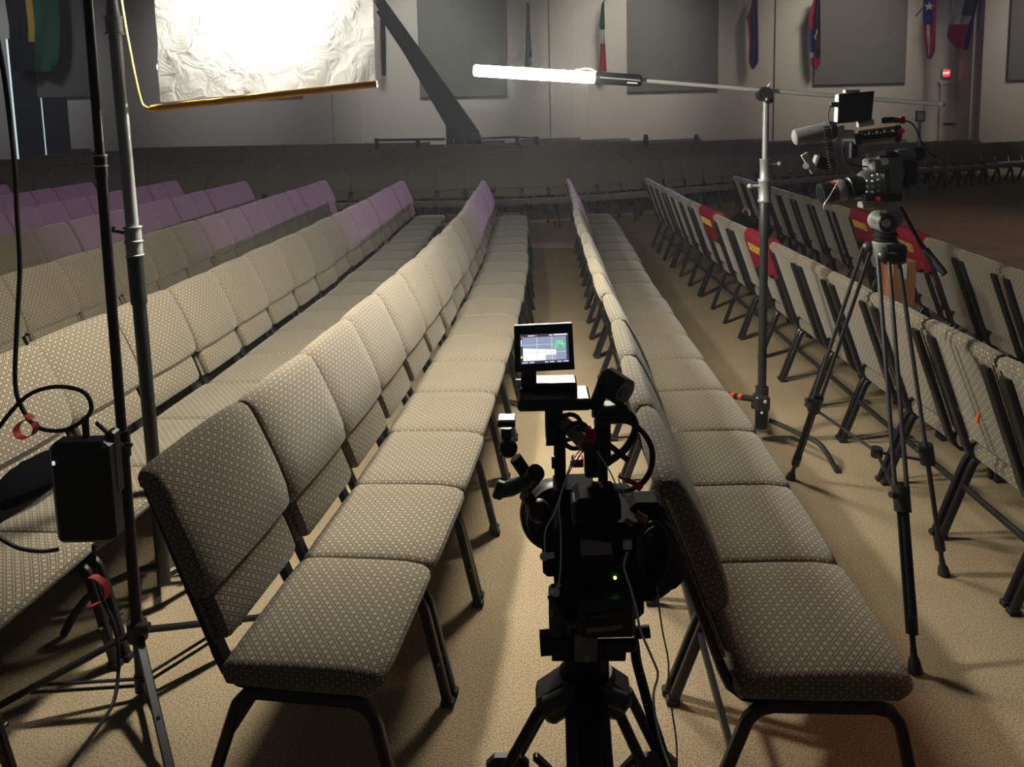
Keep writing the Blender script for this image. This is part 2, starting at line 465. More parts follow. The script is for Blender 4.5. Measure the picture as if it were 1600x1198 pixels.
# framed notice on a post
p0 = W(1438, 181, 20)
t = thing('notice_stand', 'white framed notice on a slim post left of the recessed door', 'sign', (p0.x, 20, 0))
part('notice_frame', MB().boxpx(1431.5, 173, 1445.5, 190, 20, .05), DARKMET, t)
part('notice_sheet', MB().boxpx(1433.5, 175, 1443.5, 188, 19.98, .02), WHITEPL, t)
part('post', MB().cyl((p0.x, 20.02, 0), (p0.x, 20.02, W(1438, 190, 20).z), .04), GREYMET, t)
part('foot', MB().cyl((p0.x, 20.02, 0), (p0.x, 20.02, .03), .18), GREYMET, t)

# dark double doors on the left with daylight in the gaps
def wslab(mb, xa, xb, ya, yb, th, front):
    A, B = wall_pt(xa, (ya + yb) / 2), wall_pt(xb, (ya + yb) / 2)
    return wall_slab(mb, A, B, wall_pt((xa + xb) / 2, yb).z, wall_pt((xa + xb) / 2, ya).z, th, front)
mb = MB(); wslab(mb, 19, 103, 60, 262, .01, .012)
day = part('door_2', mb, emat('daylight_outside', (.75, .95, 1), .7), None, 0); day['kind'] = 'structure'
DL = []
for xa, xb in ((24, 64.8), (68, 105)):
    part('door_leaf', wslab(MB(), xa, xb, 60, 262, .06, .075), DARKDOOR, day, 0)

# thin scatter volume added for bloom around the lamps and a veil over blacks
hz = bpy.data.materials.new('bloom_veil'); hz.use_nodes = True
N_ = hz.node_tree.nodes; N_.remove(N_['Principled BSDF'])
vs_ = N_.new('ShaderNodeVolumeScatter'); vs_.inputs['Color'].default_value = (.86, .93, 1, 1); vs_.inputs['Density'].default_value = .0042; vs_.inputs['Anisotropy'].default_value = .35
hz.node_tree.links.new(vs_.outputs[0], N_['Material Output'].inputs['Volume'])
o = part('veil_volume', MB().cbox((0, 12.2, 3.9), (41, 23, 7.6), .01), hz, None, 0); o['kind'] = 'structure'

# ------------------------------------------------------------------ flags on the rear wall
def flag(rows, cols, Yoff, label, pole=None, amp=.06):
    """rows: (y pixel, left x, right x); cols: function(row fraction, column fraction) -> material index into mats"""
    mats, fn = cols; P = []; n = 9
    rows2 = []
    for i in range(len(rows) - 1):
        for k in range(4):
            t = k / 4; rows2.append([rows[i][j] * (1 - t) + rows[i + 1][j] * t for j in range(3)])
    rows2.append(list(rows[-1]))
    vs = []; fs = []; mi = []
    for r_, (py, xl, xr) in enumerate(rows2):
        for c in range(n):
            f = c / (n - 1)
            vs.append(wall_pt(xl + (xr - xl) * f, py, Yoff + amp * math.sin(f * 13 + r_ * .25)))
    nr = len(rows2)
    mb = MB()
    for r_ in range(nr - 1):
        for c in range(n - 1):
            q = [r_ * n + c, r_ * n + c + 1, r_ * n + n + c + 1, r_ * n + n + c][::-1]
            fs.append(q); mi.append(fn((r_ + .5) / (nr - 1), (c + .5) / (n - 1)))
    back_ = [v + Vector((0, .012, 0)) for v in vs]; o = len(vs)
    mb.add(vs + back_, fs + [[o + i for i in f][::-1] for f in fs]); mb.mi = mi + mi
    base = wall_pt(rows[-1][1], rows[-1][0])
    t = thing('wall_flag', label, 'flag', base, 'flags along the rear wall')
    part('cloth', mb, mats, t, 60)
    if pole:
        (xa, ya), (xb, yb) = pole
        part('pole', MB().cyl(wall_pt(xa, ya, .05), wall_pt(xb, yb, Yoff * 1.4), .018), DARKMET, t)
    return t
def fm(n, c): return pmat('flag_' + n, tuple(k * .85 for k in c), .85, 0, 0, 30, .1)
fG, fW, fR, fB, fK, fN, fY = fm('green', (.02, .09, .05)), fm('white', (.5, .47, .45)), fm('red', (.36, .02, .04)), fm('blue', (.03, .05, .17)), fm('black', (.015, .018, .018)), fm('navy', (.02, .03, .07)), fm('yellow', (.4, .26, .04))
flag([(5, 823, 827), (45, 821.5, 828), (75, 820.5, 830.5), (104, 819.5, 832)], ([fG, fB, fW], lambda r, c: 0 if r < .62 else (2 if (r > .85 and c > .6) else 1)), .5, 'limp green and blue flag above the tube light', ((829, 0), (824, 6)))
flag([(4, 940.5, 944), (40, 936, 945), (48, 938, 945), (75, 938, 946), (112, 936, 948)], ([fG, fW, fR], lambda r, c: 0 if r < .42 else (1 if r < .66 else 2)), .5, 'limp green, white and red flag above the tube light housing', ((946, -2), (941, 6)))
flag([(-8, 1177, 1183), (30, 1168, 1184), (66, 1171, 1185), (97, 1170, 1185), (108, 1174, 1178)], ([fB, fR], lambda r, c: 1 if (c < .3 or r > .92) else 0), .5, 'limp blue and red flag left of the boom stand head', ((1184, -12), (1166, 30)))
flag([(-6, 1273, 1281), (26, 1264, 1282), (66, 1265, 1282), (98, 1267, 1282), (108, 1271, 1277)], ([fK, fR, fB, fW], lambda r, c: (1 if (r < .35 or r > .68) else (2 if r < .6 else 3)) if c < .35 else (0 if r < .7 else 1)), .5, 'limp black and red flag with a pale crest, above the boom', ((1282, -10), (1260, 29)))
flag([(-8, 1443, 1463), (22, 1442, 1463), (55, 1444, 1462), (80, 1447, 1461), (92, 1449, 1456)], ([fR, fW, fB], lambda r, c: 2 if (r < .35 and c < .7) else (1 if (.25 < c < .5 and r < .85) else 0)), .9, 'red and white striped flag with a blue starred triangle', ((1470, -20), (1431, 25)))
flag([(-12, 1490, 1528), (20, 1486, 1521), (38, 1483, 1514), (58, 1480, 1509), (76, 1495, 1503)], ([fR, fW, fG], lambda r, c: 0 if r > .52 else (2 if (c > .55 and r < .3) else 1)), .9, 'red, white and green flag hanging by the recess', None)
flag([(-12, 1523, 1531), (30, 1514, 1522), (78, 1505, 1512)], ([fK, fN], lambda r, c: 0), .8, 'dark furled flag beside the red white and green flag', None, .03)
flag([(-12, 6, 92), (40, 14, 94), (90, 17, 92), (112, 22, 86)], ([fK, fG, fY], lambda r, c: 2 if (.42 < c < .56 and r < .5) else (1 if c > .55 else 0)), .5, 'dark green flag with a yellow curve over the dark doors', None, .1)
flag([(10, 594, 600), (60, 594, 603), (118, 597, 603)], ([fK, fN], lambda r, c: 0), .5, 'dark limp flag behind the camera crane arm', None, .03)
star = MB()
cst = wall_pt(1452, 10, 1.05)
pts = [cst + t_ * (math.sin(k * math.pi / 5) * (.14 if k % 2 == 0 else .055)) + Vector((0, 0, math.cos(k * math.pi / 5) * (.14 if k % 2 == 0 else .055))) for k in range(10)]
star.add(pts + [p - n_ * .01 for p in pts], [list(range(10))[::-1], [10 + i for i in range(10)]])
stp = [o for o in C.objects if o.get('label', '').startswith('red and white striped')][0]
part('star', star, fW, stp, 0)
crest = [o for o in C.objects if o.get('label', '').startswith('limp black and red')][0]
part('crest', MB().tube([wall_pt(1275 + 1.8 * math.sin(k * .9), 46 + k * 2.2, .62) for k in range(8)], .025, 6), fY, crest)

# ------------------------------------------------------------------ chairs
HW = .2655; STEP = .535
T0 = Vector((-.245, .545)); T1 = Vector((-.435, 1.075)); bl = (T1 - T0).length; bd = (T1 - T0) / bl; bn = Vector((bd.y, -bd.x))
def bk(t, n): q = T0 + bd * t + bn * n; return q
ST_SEAT = [(-HW, .028), (-HW + .006, .012), (-HW + .02, .003), (-.15, 0), (0, 0), (.15, 0), (HW - .02, .003), (HW - .006, .012), (HW, .028)]
mb = MB().loft([(.238, .455), (.25, .475), (.246, .498), (.225, .514), (.16, .524), (.05, .523), (-.06, .519), (-.16, .515), (-.21, .508), (-.232, .49), (-.235, .46), (-.225, .435), (0, .43), (.215, .435)][::-1],
               ST_SEAT, lambda c, p, q: (p, c, q))
SEAT = mb.mesh('seat', FAB)
ST_B = [(-.262, .03), (-.257, .014), (-.24, .004), (-.16, 0), (0, -.003), (.16, 0), (.24, .004), (.257, .014), (.262, .03)]
def bax(c, t, n): q = bk(t, n); return (q.x, c, q.y)
up_prof = [(.15, -.005), (.138, .03), (.158, .058), (.21, .07), (.30, .071), (.40, .063), (.49, .052), (.535, .042), (.556, .022), (.56, -.004), (.545, -.026), (.52, -.03), (.505, -.014), (.33, -.008)]
BACK = MB().loft(up_prof[::-1], ST_B, bax).mesh('backrest', FAB)
lum_prof = [(0, -.006), (-.004, .02), (.014, .034), (.07, .037), (.14, .034), (.155, .02), (.155, -.006), (.08, -.008)]
ST_L = [(-.224, .018), (-.219, .006), (-.2, 0), (0, 0), (.2, 0), (.219, .006), (.224, .018)]
LUM = MB().loft(lum_prof[::-1], ST_L, bax).mesh('lumbar_pad', FAB)
PANB = MB().loft([(0, -.018), (0, -.006), (.52, -.006), (.52, -.02)], [(-.235, .004), (-.23, 0), (0, 0), (.23, 0), (.235, .004)], bax).mesh('back_panel', FAB)
fr = MB()
path = [(*bk(.495, -.026),), (*bk(.485, -.03),), (*bk(.03, -.03),)]
pts = [(p[0], 0, p[1]) for p in path] + [(-.262, 0, .5), (-.24, 0, .45), (-.2, 0, .418), (-.15, 0, .41), (.12, 0, .41)]
FRAME = fr.strap(pts, .047, .028).mesh('back_frame', STEEL)
REARLEG = MB().strap([(-.01, 0, .412), (-.125, 0, .412), (-.165, 0, .402), (-.192, 0, .375), (-.205, 0, .345), (-.33, 0, 0)], .026, .034).mesh('leg', STEEL)
FRONTLEG = MB().strap([(-.01, 0, .412), (.15, 0, .412), (.187, 0, .402), (.21, 0, .375), (.222, 0, .345), (.295, 0, 0)], .026, .034).mesh('leg', STEEL)
STRETCH = MB().beam((-.235, -.24, .262), (-.235, .24, .262), .018, .03).mesh('stretcher', STEEL)
BOLT = MB().cyl((.262, -.03, .165), (.262, .03, .165), .009, n=8).mesh('ganging_bolt', STEEL)
CAPM = MB().cbox((-.326, 0, .012), (.046, .034, .024)).mesh('foot_cap', RUBBER)
CAPF = MB().cbox((.292, 0, .012), (.046, .034, .024)).mesh('foot_cap', RUBBER)
NCH = [0]
def kid(name, me, parent, loc=(0, 0, 0)):
    o = bpy.data.objects.new(name, me); C.objects.link(o); o.parent = parent; o.location = loc; return o
def chair(x, y, rz, label, group, detail=2, z=0):
    """front of the chair looks along +X before the rotation"""
    r = bpy.data.objects.new('banquet_chair', None); C.objects.link(r)
    r.empty_display_size = .1
    r.location = (x, y, z); r.rotation_euler = (0, 0, rz); tag(r, label, 'chair', group)
    kid('seat', SEAT, r); kid('backrest', BACK, r); kid('lumbar_pad', LUM, r)
    for s in (-1, 1):
        a = kid('leg', REARLEG, r, (0, s * .245, 0)); b = kid('leg', FRONTLEG, r, (0, s * .245, 0))
        if detail > 0: kid('back_frame', FRAME, r, (0, s * .205, 0))
        if detail > 1:
            kid('foot_cap', CAPM, a); kid('foot_cap', CAPF, b); kid('ganging_bolt', BOLT, b)
    if detail > 0: kid('back_panel', PANB, r); kid('stretcher', STRETCH, r)
    NCH[0] += 1
    return r
ORD = ['first', 'second', 'third', 'fourth', 'fifth', 'sixth', 'seventh', 'eighth', 'ninth', 'tenth', 'eleventh', 'twelfth', 'thirteenth', 'fourteenth', 'fifteenth', 'sixteenth', 'seventeenth', 'eighteenth', 'nineteenth', 'twentieth']
def interp(tab, y):
    if y <= tab[0][0]: a, b = tab[0], tab[1]
    elif y >= tab[-1][0]: a, b = tab[-2], tab[-1]
    else:
        for a, b in zip(tab, tab[1:]):
            if a[0] <= y <= b[0]: break
    return a[1] + (b[1] - a[1]) * (y - a[0]) / (b[0] - a[0])
def rowA(y): return -.235 - .43 * max(0, (11 - y) / 9.07) ** 3
def rowB(y): return interp([(1.85, .77), (2.4, .795), (2.94, .82), (3.5, .838), (4.5, .85), (5.6, .862), (6.6, .895), (7.6, .935), (9.5, 1.0), (11.5, 1.07)], y)
def rowC(y): return interp([(2, 2.255), (5, 2.255), (7, 2.235), (11.5, 2.24)], y)
def rowD(y): return interp([(2, 3.28), (4.5, 3.33), (5.7, 3.42), (7, 3.56), (11.5, 3.6)], y)
ROWS = [  # name, centre line, first edge y, last edge y, wording
    ('A', rowA, 1.93, 11.55, 'row just left of centre aisle'),
    ('B', rowB, 1.86, 11.55, 'row just right of centre aisle'),
    ('C', rowC, 2.843 - STEP * 2, 11.6, 'row behind the right tripod'),
    ('D', rowD, 4.49 - STEP * 3, 11.4, 'farthest row on the right'),
    ('L1', lambda y: rowA(y) - 1.29, 2.14, 11.7, 'second row left of aisle'),
    ('L2', lambda y: rowA(y) - 2.62, 2.6, 12.2, 'third row left of aisle'),
    ('L3', lambda y: rowA(y) - 3.95, 3.2, 12.4, 'fourth row left of aisle'),
    ('L4', lambda y: rowA(y) - 5.3, 4.2, 12.5, 'fifth row left of aisle'),
    ('L5', lambda y: rowA(y) - 6.7, 5.2, 12.7, 'sixth row left of aisle'),
    ('L6', lambda y: rowA(y) - 8.1, 6.2, 12.8, 'leftmost lit row'),
]
CH = {}
for nm, fx, y0, y1, word in ROWS:
    n = int((y1 - y0) / STEP + .5); k = 0; y = y0 + STEP / 2
    for i in range(n):
        x = fx(y); dx = (fx(y + .1) - fx(y - .1)) / .2
        vis = False
        for P in ((x - .43, y - .27, 1.08), (x - .43, y + .27, 1.08), (x + .25, y + .25, .5), (x + .25, y - .25, .5), (x, y, 0)):
            q = proj(P)
            if q and -10 < q[0] < 1610 and q[1] < 1230: vis = True
        if vis:
            jx, jr = random.uniform(-.012, .012), random.uniform(-.014, .014)
            c = chair(x + jx, y, -math.atan(dx) + jr, 'patterned tan banquet chair, %s from the near end, %s' % (ORD[k], word), 'lit banquet chairs in rows', 2 if y < 6 else 1)
            CH[nm, k] = c; k += 1
        y += STEP * math.sqrt(1 / (1 + dx * dx))

# far seating block: dim rows curving round the hall
FARP = [(-13, 13.75), (-6, 13.7), (-2, 13.7), (.5, 13.95), (3, 15.1), (6.5, 17.15), (10.4, 19.2), (15, 21.2)]
def path_pts(off):
    P = [Vector((a, b)) for a, b in FARP]; C3 = crv([(p.x, p.y, 0) for p in P], 12); out = []
    for i, p in enumerate(C3):
        t = (C3[min(i + 1, len(C3) - 1)] - C3[max(i - 1, 0)]).normalized(); n = Vector((-t.y, t.x, 0))
        out.append((p + n * off, t))
    return out
def along(pp, step):
    acc = 0; res = []; nxt = step / 2
    for (a, ta), (b, tb) in zip(pp, pp[1:]):
        L_ = (b - a).length
        while acc + L_ > nxt:
            f = (nxt - acc) / L_; res.append((a.lerp(b, f), ta.lerp(tb, f))); nxt += step
        acc += L_
    return res
def inside(P):     # in front of the rear wall
    for (x0, y0), (x1, y1) in zip(WL, WL[1:]):
        if P.x <= x1: break
    return P.y < y0 + (y1 - y0) * (P.x - x0) / (x1 - x0) - .7
stuff = MB()
def simple_chair(mb, M):
    for prof in (((-.235, .43), (.245, .43), (.25, .48), (.22, .52), (-.22, .515)), ((*bk(0, 0),), (*bk(.14, .04),), (*bk(.3, .07),), (*bk(.53, .045),), (*bk(.56, 0),), (*bk(.52, -.03),))):
        n = len(prof); vs = [M @ Vector((p[0], s * .258, p[1])) for s in (-1, 1) for p in prof]
        fs = [[i, (i + 1) % n, n + (i + 1) % n, n + i][::-1] for i in range(n)] + [list(range(n)), [n + i for i in range(n)][::-1]]
        us = [[(0, 0)] * len(f) for f in fs]
        for k in range(n): us[k] = [(0, k * .1), (0, k * .1 + .1), (.5, k * .1 + .1), (.5, k * .1)][::-1]
        mb.add(vs, fs, us)
    for sx, fx_ in ((-.2, -.33), (.22, .295)):
        for s in (-1, 1):
            a = M @ Vector((sx, s * .24, .42)); b = M @ Vector((fx_, s * .24, 0))
            mb.beam(a, b, .03, .03, mi=1)
def ordw(i):
    i += 1
    if i <= 20: return ORD[i - 1]
    tens = {2: 'twent', 3: 'thirt', 4: 'fort', 5: 'fift', 6: 'sixt'}[i // 10]
    return tens + 'ieth' if i % 10 == 0 else tens + 'y-' + ORD[i % 10 - 1]
FW_ = ['first', 'second', 'third', 'fourth']
for k in range(8):
    zk = .042 * k; cnt = 0
    for P, T in along(path_pts(1.05 * k), .54):
        q = proj((P.x, P.y, 1.0 + zk))
        if not q or not (-25 < q[0] < 1625) or not inside(P): continue
        n = Vector((-T.y, T.x, 0)); rz = math.atan2(-n.y, -n.x)
        if k < 4 and NCH[0] < 298:
            chair(P.x, P.y, rz + random.uniform(-.03, .03), 'unlit grey banquet chair, %s from the left in the %s far dark row' % (ordw(cnt), FW_[k]), 'dark far chairs, %s row' % FW_[k], 0, zk); cnt += 1
        elif random.random() > (.12 if k == 7 else 0):
            simple_chair(stuff, Matrix.Translation((P.x, P.y, zk)) @ Matrix.Rotation(rz, 4, 'Z'))
o = solo('far_chair_rows', stuff, [FAB, STEEL], 'unlit rows of grey banquet chairs in front of the rear wall', 'chairs', None, 30); o['kind'] = 'stuff'
# raked floor under the far block
mb = MB(); pa = path_pts(-.75)
for k in range(8):
    pa, pb = path_pts(1.05 * k - .55), path_pts(1.05 * k + .5 + (6 if k == 7 else 0))
    z = .042 * k
    if k == 0: continue
    vs = []
    for (p, t), (q, u) in zip(pa, pb): vs += [(p.x, p.y, -.01), (p.x, p.y, z), (q.x, q.y, z)]
    fs = []
    for i in range(len(pa) - 1):
        j = i * 3; fs += [[j, j + 3, j + 4, j + 1], [j + 1, j + 4, j + 5, j + 2]]
    mb.add(vs, fs)
struct('floor_riser', mb, CARPET)

# red reserved covers over four chair backs
def cover(key, label):
    c = CH[key]; M0 = c.matrix_basis if False else Matrix.Translation(c.location) @ Matrix.Rotation(c.rotation_euler.z, 4, 'Z')
    prof_o = [(.27, -.05), (.40, -.05), (.52, -.052), (.56, -.042), (.582, -.01), (.582, .02), (.56, .048), (.52, .068), (.40, .082), (.30, .086)]
    vs = []; fs = []; n = len(prof_o); m_ = 11
    for j in range(m_):
        cc = -.268 + .536 * j / (m_ - 1)
        for i, (t, nn) in enumerate(prof_o):
            wv = .006 * math.sin(j * 2.1 + i) + (.03 * math.sin(j * 1.1) if i in (0,) else 0)
            q = bk(t + (wv if i in (0, n - 1) else 0), nn + .004 * math.sin(j * 1.7 + i * 1.3)); vs.append(M0 @ Vector((q.x, cc, q.y)))
    for j in range(m_ - 1):
        for i in range(n - 1): fs.append([j * n + i, j * n + i + 1, j * n + n + i + 1, j * n + n + i])
    for j in (0, m_ - 1):      # closed sides
        for i in range(n // 2 - 0):
            a, b = j * n + i, j * n + n - 1 - i
            if i + 1 <= n - 2 - i: fs.append([a, a + 1, b - 1, b])
    t = thing('reserved_cover', label, 'seat cover', M0 @ Vector((-.4, 0, .8)), 'red reserved covers')
    part('cloth', MB().add(vs, fs), REDCLOTH, t, 70)
    q = bk(.46, -.058); yv = Vector((bd.x, 0, bd.y)); zv = Vector((-bn.x, 0, -bn.y)); xv = yv.cross(zv)
    M = M0 @ (Matrix.Translation((q.x, 0, q.y)) @ Matrix((xv, yv, zv)).transposed().to_4x4()) @ Matrix.Scale(1.25, 4, (0, 1, 0))
    part('lettering', text_mb('RESERVED', .083, M, .002), GOLD, t, 0)
CI = [k for (nm, k) in CH if nm == 'C']; DI = [k for (nm, k) in CH if nm == 'D']
def find(nm, px):     # chair of a row whose back shows nearest a pixel column
    return min(((nm, k) for (n2, k) in CH if n2 == nm), key=lambda s: abs(proj(Matrix.Translation(CH[s].location) @ Matrix.Rotation(CH[s].rotation_euler.z, 4, 'Z') @ Vector((-.43, 0, 1.06)))[0] - px))
cover(find('C', 1106), 'red RESERVED cover on the chair back left of the boom stand pole')
cover(find('C', 1198), 'red RESERVED cover partly hidden behind the boom stand pole')
cover(find('D', 1334), 'red RESERVED cover just left of the right tripod head')
cover(find('D', 1412), 'red RESERVED cover behind the right tripod pan handle')

# ------------------------------------------------------------------ boom stand with tube light
sb = Vector((1.435, 4.474, 0)); YS = 4.49
t = thing('boom_light_stand', 'grey boom stand with curved legs standing between the rows on the right', 'light stand', sb)
hd = W(1197, 147, YS)
xs = lambda py: W(1190 + (py - 660) * -.0135, py, YS)
part('lower_pole', MB().cyl((sb.x, YS, .1), xs(372), .026), DARKMET, t)
part('middle_pole', MB().lathe(xs(372), xs(288), [(0, .033), (.96, .033), (.98, .028), (1, .028)]), DARKMET, t)
c1 = part('collar', MB().lathe(xs(316), xs(279), [(0, .038), (.08, .042), (.14, .036), (.86, .036), (.92, .042), (1, .04)]), GREYMET, t)
part('collar_knob', MB().cyl(xs(290) + Vector((-.03, 0, 0)), xs(290) + Vector((-.09, 0, .0)), .008).sph(xs(290) + Vector((-.09, 0, 0)), .015, 8), CHROME, c1)
c2 = part('collar', MB().lathe(xs(280), xs(248), [(0, .034), (.05, .03), (.9, .03), (.94, .034), (1, .034)]), GREYMET, t)
part('collar_knob', MB().cyl(xs(256) + Vector((.03, 0, 0)), xs(256) + Vector((.085, 0, .0)), .008).sph(xs(256) + Vector((.085, 0, 0)), .014, 8), CHROME, c2)
part('upper_pole', MB().cyl(xs(250), xs(158), .0185), GREYMET, t)
hm = MB().cyl(hd + Vector((-.012, -.035, 0)), hd + Vector((-.012, .035, 0)), .042, n=20).cyl(hd + Vector((0, -.045, -.012)), hd + Vector((0, .045, -.012)), .026).cbox(hd + Vector((.012, 0, -.025)), (.05, .05, .06))
hp_ = part('grip_head', hm, DARKMET, t)
part('grip_screw', MB().sph(hd + Vector((-.012, -.05, -.03)), .01, 8).cyl(hd + Vector((0, 0, .03)), hd + Vector((.02, -.01, .06)), .006), CHROME, hp_)
e0, e1 = W(1005, 126, YS), W(1468, 163, YS)
part('boom_arm', MB().cyl(e0, e1, .0125), CHROME, t)
part('arm_tip', MB().lathe(e1, e1 + (e1 - e0).normalized() * .035, [(0, .015), (.4, .015), (.5, .008), (.8, .01), (1, .004)]), CHROME, t)
bb = part('leg_block', MB().cyl((sb.x, YS, .08), (sb.x, YS, .34), .04).cbox((sb.x - .01, YS - .02, .25), (.09, .09, .1)), DARKMET, t)
part('block_bolts', MB().sph((sb.x, YS - .07, .27), .012, 8).sph((sb.x - .02, YS - .07, .2), .01, 8).sph((sb.x + .06, YS - .03, .14), .01, 8), CHROME, bb)
lf = WZ(1308, 736, .01); l1 = Vector((sb.x + .05, YS - .02, .13))
part('leg', MB().tube(crv([l1, l1.lerp(Vector((lf.x, lf.y, .13)), .45), l1.lerp(Vector((lf.x, lf.y, .125)), .72), Vector((lf.x, lf.y, 0)).lerp(l1, .14) + Vector((0, 0, .065)), lf]), .015), DARKMET, t)
up_a, up_b = Vector((sb.x - .04, YS, .26)), W(1132, 616, 4.75)
ulg = part('leg', MB().tube([up_a, up_b, up_b + (up_b - up_a) * .4], .02), DARKMET, t)
for f0, f1 in ((.38, .5), (.62, .76), (.9, 1.15)):
    part('stripe', MB().cyl(up_a.lerp(up_b, f0), up_a.lerp(up_b, f1), .0208), ORTAPE, ulg)
part('leg', MB().tube(crv([Vector((sb.x, YS + .05, .14)), Vector((sb.x + .05, YS + .3, .14)), Vector((sb.x + .08, YS + .42, .1)), Vector((sb.x + .1, YS + .5, .01))]), .015), DARKMET, t)
tl0, tl1, tl2 = W(740, 110, YS), W(929, 121.5, YS), W(1002, 126, YS)
t = thing('tube_light', 'glowing white LED tube light on the end of the boom arm', 'tube light', tl1)
ax_ = (tl1 - tl0).normalized()
TUBE = emat('tube_light_glow', (1, .94, .8), 390)
part('glow_tube', MB().lathe(tl0, tl1, [(0, .024), (.012, .034), (.98, .034), (1, .03)], 10), TUBE, t)
part('housing', MB().lathe(tl1, tl2, [(0, .03), (.04, .036), (.96, .036), (1, .03)], 20), BLACK, t)
part('housing_strip', MB().beam(tl1 + Vector((.03, -.0355, 0)), tl2 + Vector((-.01, -.0355, 0)), .004, .006), CHROME, t)
part('printed_mark', MB().beam(tl1.lerp(tl2, .68) + Vector((0, -.034, -.018)), tl1.lerp(tl2, .9) + Vector((0, -.034, -.018)), .004, .008), WHITETX, t)
part('mount_stud', MB().lathe(tl2, e0, [(0, .01), (.4, .01), (.45, .016), (1, .014)]), CHROME, t)
part('wire_loop', MB().tube(crv([tl1 + Vector((.02, 0, .03)), tl1 + Vector((-.03, 0, .055)), tl1 + Vector((-.1, 0, .05)), tl1 + Vector((-.14, 0, .036))]), .003, 6), CHROME, t)

# ------------------------------------------------------------------ left: grey stand with diffuser, black stand with lamp
YG = 2.98
gb = W(243, 780, YG); gx = lambda py: W(175 + (py) * .0897, py, YG)
t = thing('diffuser_stand', 'grey light stand with curved legs behind the nearest left chair', 'light stand', (gx(900).x, YG, 0))
gtop = gx(-160)
part('lower_pole', MB().cyl(Vector((gx(900).x, YG, .1)), gx(470), .0265), DARKMET, t)
part('pole_sleeve', MB().lathe(gx(474), gx(398), [(0, .031), (.9, .031), (1, .033)]), DARKMET, t)
gc = part('collar', MB().lathe(gx(400), gx(354), [(0, .034), (.04, .035), (.06, .031), (.46, .031), (.48, .035), (.52, .035), (.54, .031), (.94, .031), (.96, .036), (1, .036)]), GREYMET, t)
part('collar_knob', MB().cyl(gx(366), gx(366) + Vector((-.075, -.02, .02)), .007).beam(gx(366) + Vector((-.06, -.02, .035)), gx(366) + Vector((-.085, -.02, .005)), .01, .012), DARKMET, gc)
part('upper_pole', MB().cyl(gx(358), gx(52), .024), GREYMET, t)
part('top_collar', MB().lathe(gx(54), gx(26), [(0, .036), (.1, .036), (.12, .031), (.88, .031), (.9, .034), (1, .034)]), GREYMET, t)
part('top_pole', MB().lathe(gx(27), gtop, [(0, .026), (.12, .02), (1, .018)]), GREYMET, t)
bz = Vector((gx(900).x, YG, .13))
gf = WZ(100, 990, .012)
part('leg', MB().tube(crv([bz + Vector((0, 0, .04)), Vector((bz.x - .08, YG - .04, .18)), Vector((gf.x + .12, gf.y + .05, .165)), Vector((gf.x + .05, gf.y + .02, .1)), gf]), .017), DARKMET, t)
part('leg', MB().tube(crv([bz, bz + Vector((.1, .16, .0)), bz + Vector((.15, .3, -.04)), bz + Vector((.18, .36, -.12))]), .017), DARKMET, t)
part('leg', MB().tube(crv([bz, bz + Vector((-.1, .2, .0)), bz + Vector((-.15, .32, -.04)), bz + Vector((-.18, .38, -.12))]), .017), DARKMET, t)
# diffuser frame and cloth (continues above the picture)
YD = 3.12
cBL, cBR = W(232, 170, YD), W(589, 131, YD)
FBL, FBR = W(251, 160, YD), W(587, 128, YD)
hgt = 1.15
upd = Vector((.0, 0, 1))
t = thing('light_diffuser', 'glowing white diffuser cloth in a yellow rod frame, upper left', 'light diffuser', cBL)
def cloth_mat():
    mt, N, L, b = nt('white_diffusion_cloth')
    N.remove(b); out = N['Material Output']
    df = N.new('ShaderNodeBsdfDiffuse'); tr = N.new('ShaderNodeBsdfTranslucent'); gl = N.new('ShaderNodeBsdfGlossy'); gl.inputs['Roughness'].default_value = .35
    for s_, c_ in ((df, (.8, .8, .76, 1)), (tr, (.8, .8, .76, 1)), (gl, (.8, .8, .8, 1))): s_.inputs[0].default_value = c_
    m1 = N.new('ShaderNodeMixShader'); m1.inputs[0].default_value = .075; L.new(df.outputs[0], m1.inputs[1]); L.new(tr.outputs[0], m1.inputs[2])
    m2 = N.new('ShaderNodeMixShader'); m2.inputs[0].default_value = .12; L.new(m1.outputs[0], m2.inputs[1]); L.new(gl.outputs[0], m2.inputs[2])
    tc = N.new('ShaderNodeTexCoord'); nz = N.new('ShaderNodeTexNoise'); nz.inputs['Scale'].default_value = 14; nz.inputs['Detail'].default_value = 4; nz.inputs['Distortion'].default_value = 1.2
    L.new(tc.outputs['Object'], nz.inputs[0])
    bp = N.new('ShaderNodeBump'); bp.inputs['Strength'].default_value = .9; bp.inputs['Distance'].default_value = .02
    L.new(nz.outputs[0], bp.inputs['Height'])
    for s_ in (df, tr, gl): L.new(bp.outputs[0], s_.inputs['Normal'])
    L.new(m2.outputs[0], out.inputs[0]); return mt
vs = []; fs = []; nx_, nz_ = 60, 50
for j in range(nz_ + 1):
    for i in range(nx_ + 1):
        u, v = i / nx_, j / nz_
        p = FBL.lerp(FBR, u) + upd * (v * hgt) + Vector((.012 * v if u > .5 else .016 * v, 0, 0))
        wr = .004 * math.sin(u * 41 + 7 * v) * math.sin(v * 37 + 5 * u) + .005 * math.sin(u * 23 - v * 18)
        vs.append(p + Vector((0, wr * (1 - .5 * v), 0)))
for j in range(nz_):
    for i in range(nx_):
        a = j * (nx_ + 1) + i; fs.append([a, a + 1, a + nx_ + 2, a + nx_ + 1])
clo = part('cloth', MB().add(vs, fs), cloth_mat(), t, 60)
fr2 = MB()
for k in range(46):      # frayed stitching on the right edge
    p = FBR + upd * (k / 46 * .45) + Vector((.0, -.002, 0)); fr2.beam(p, p + Vector((.012 + .006 * random.random(), 0, -.012)), .003, .003)
part('edge_fringe', fr2, WHITEPL, clo, 0)
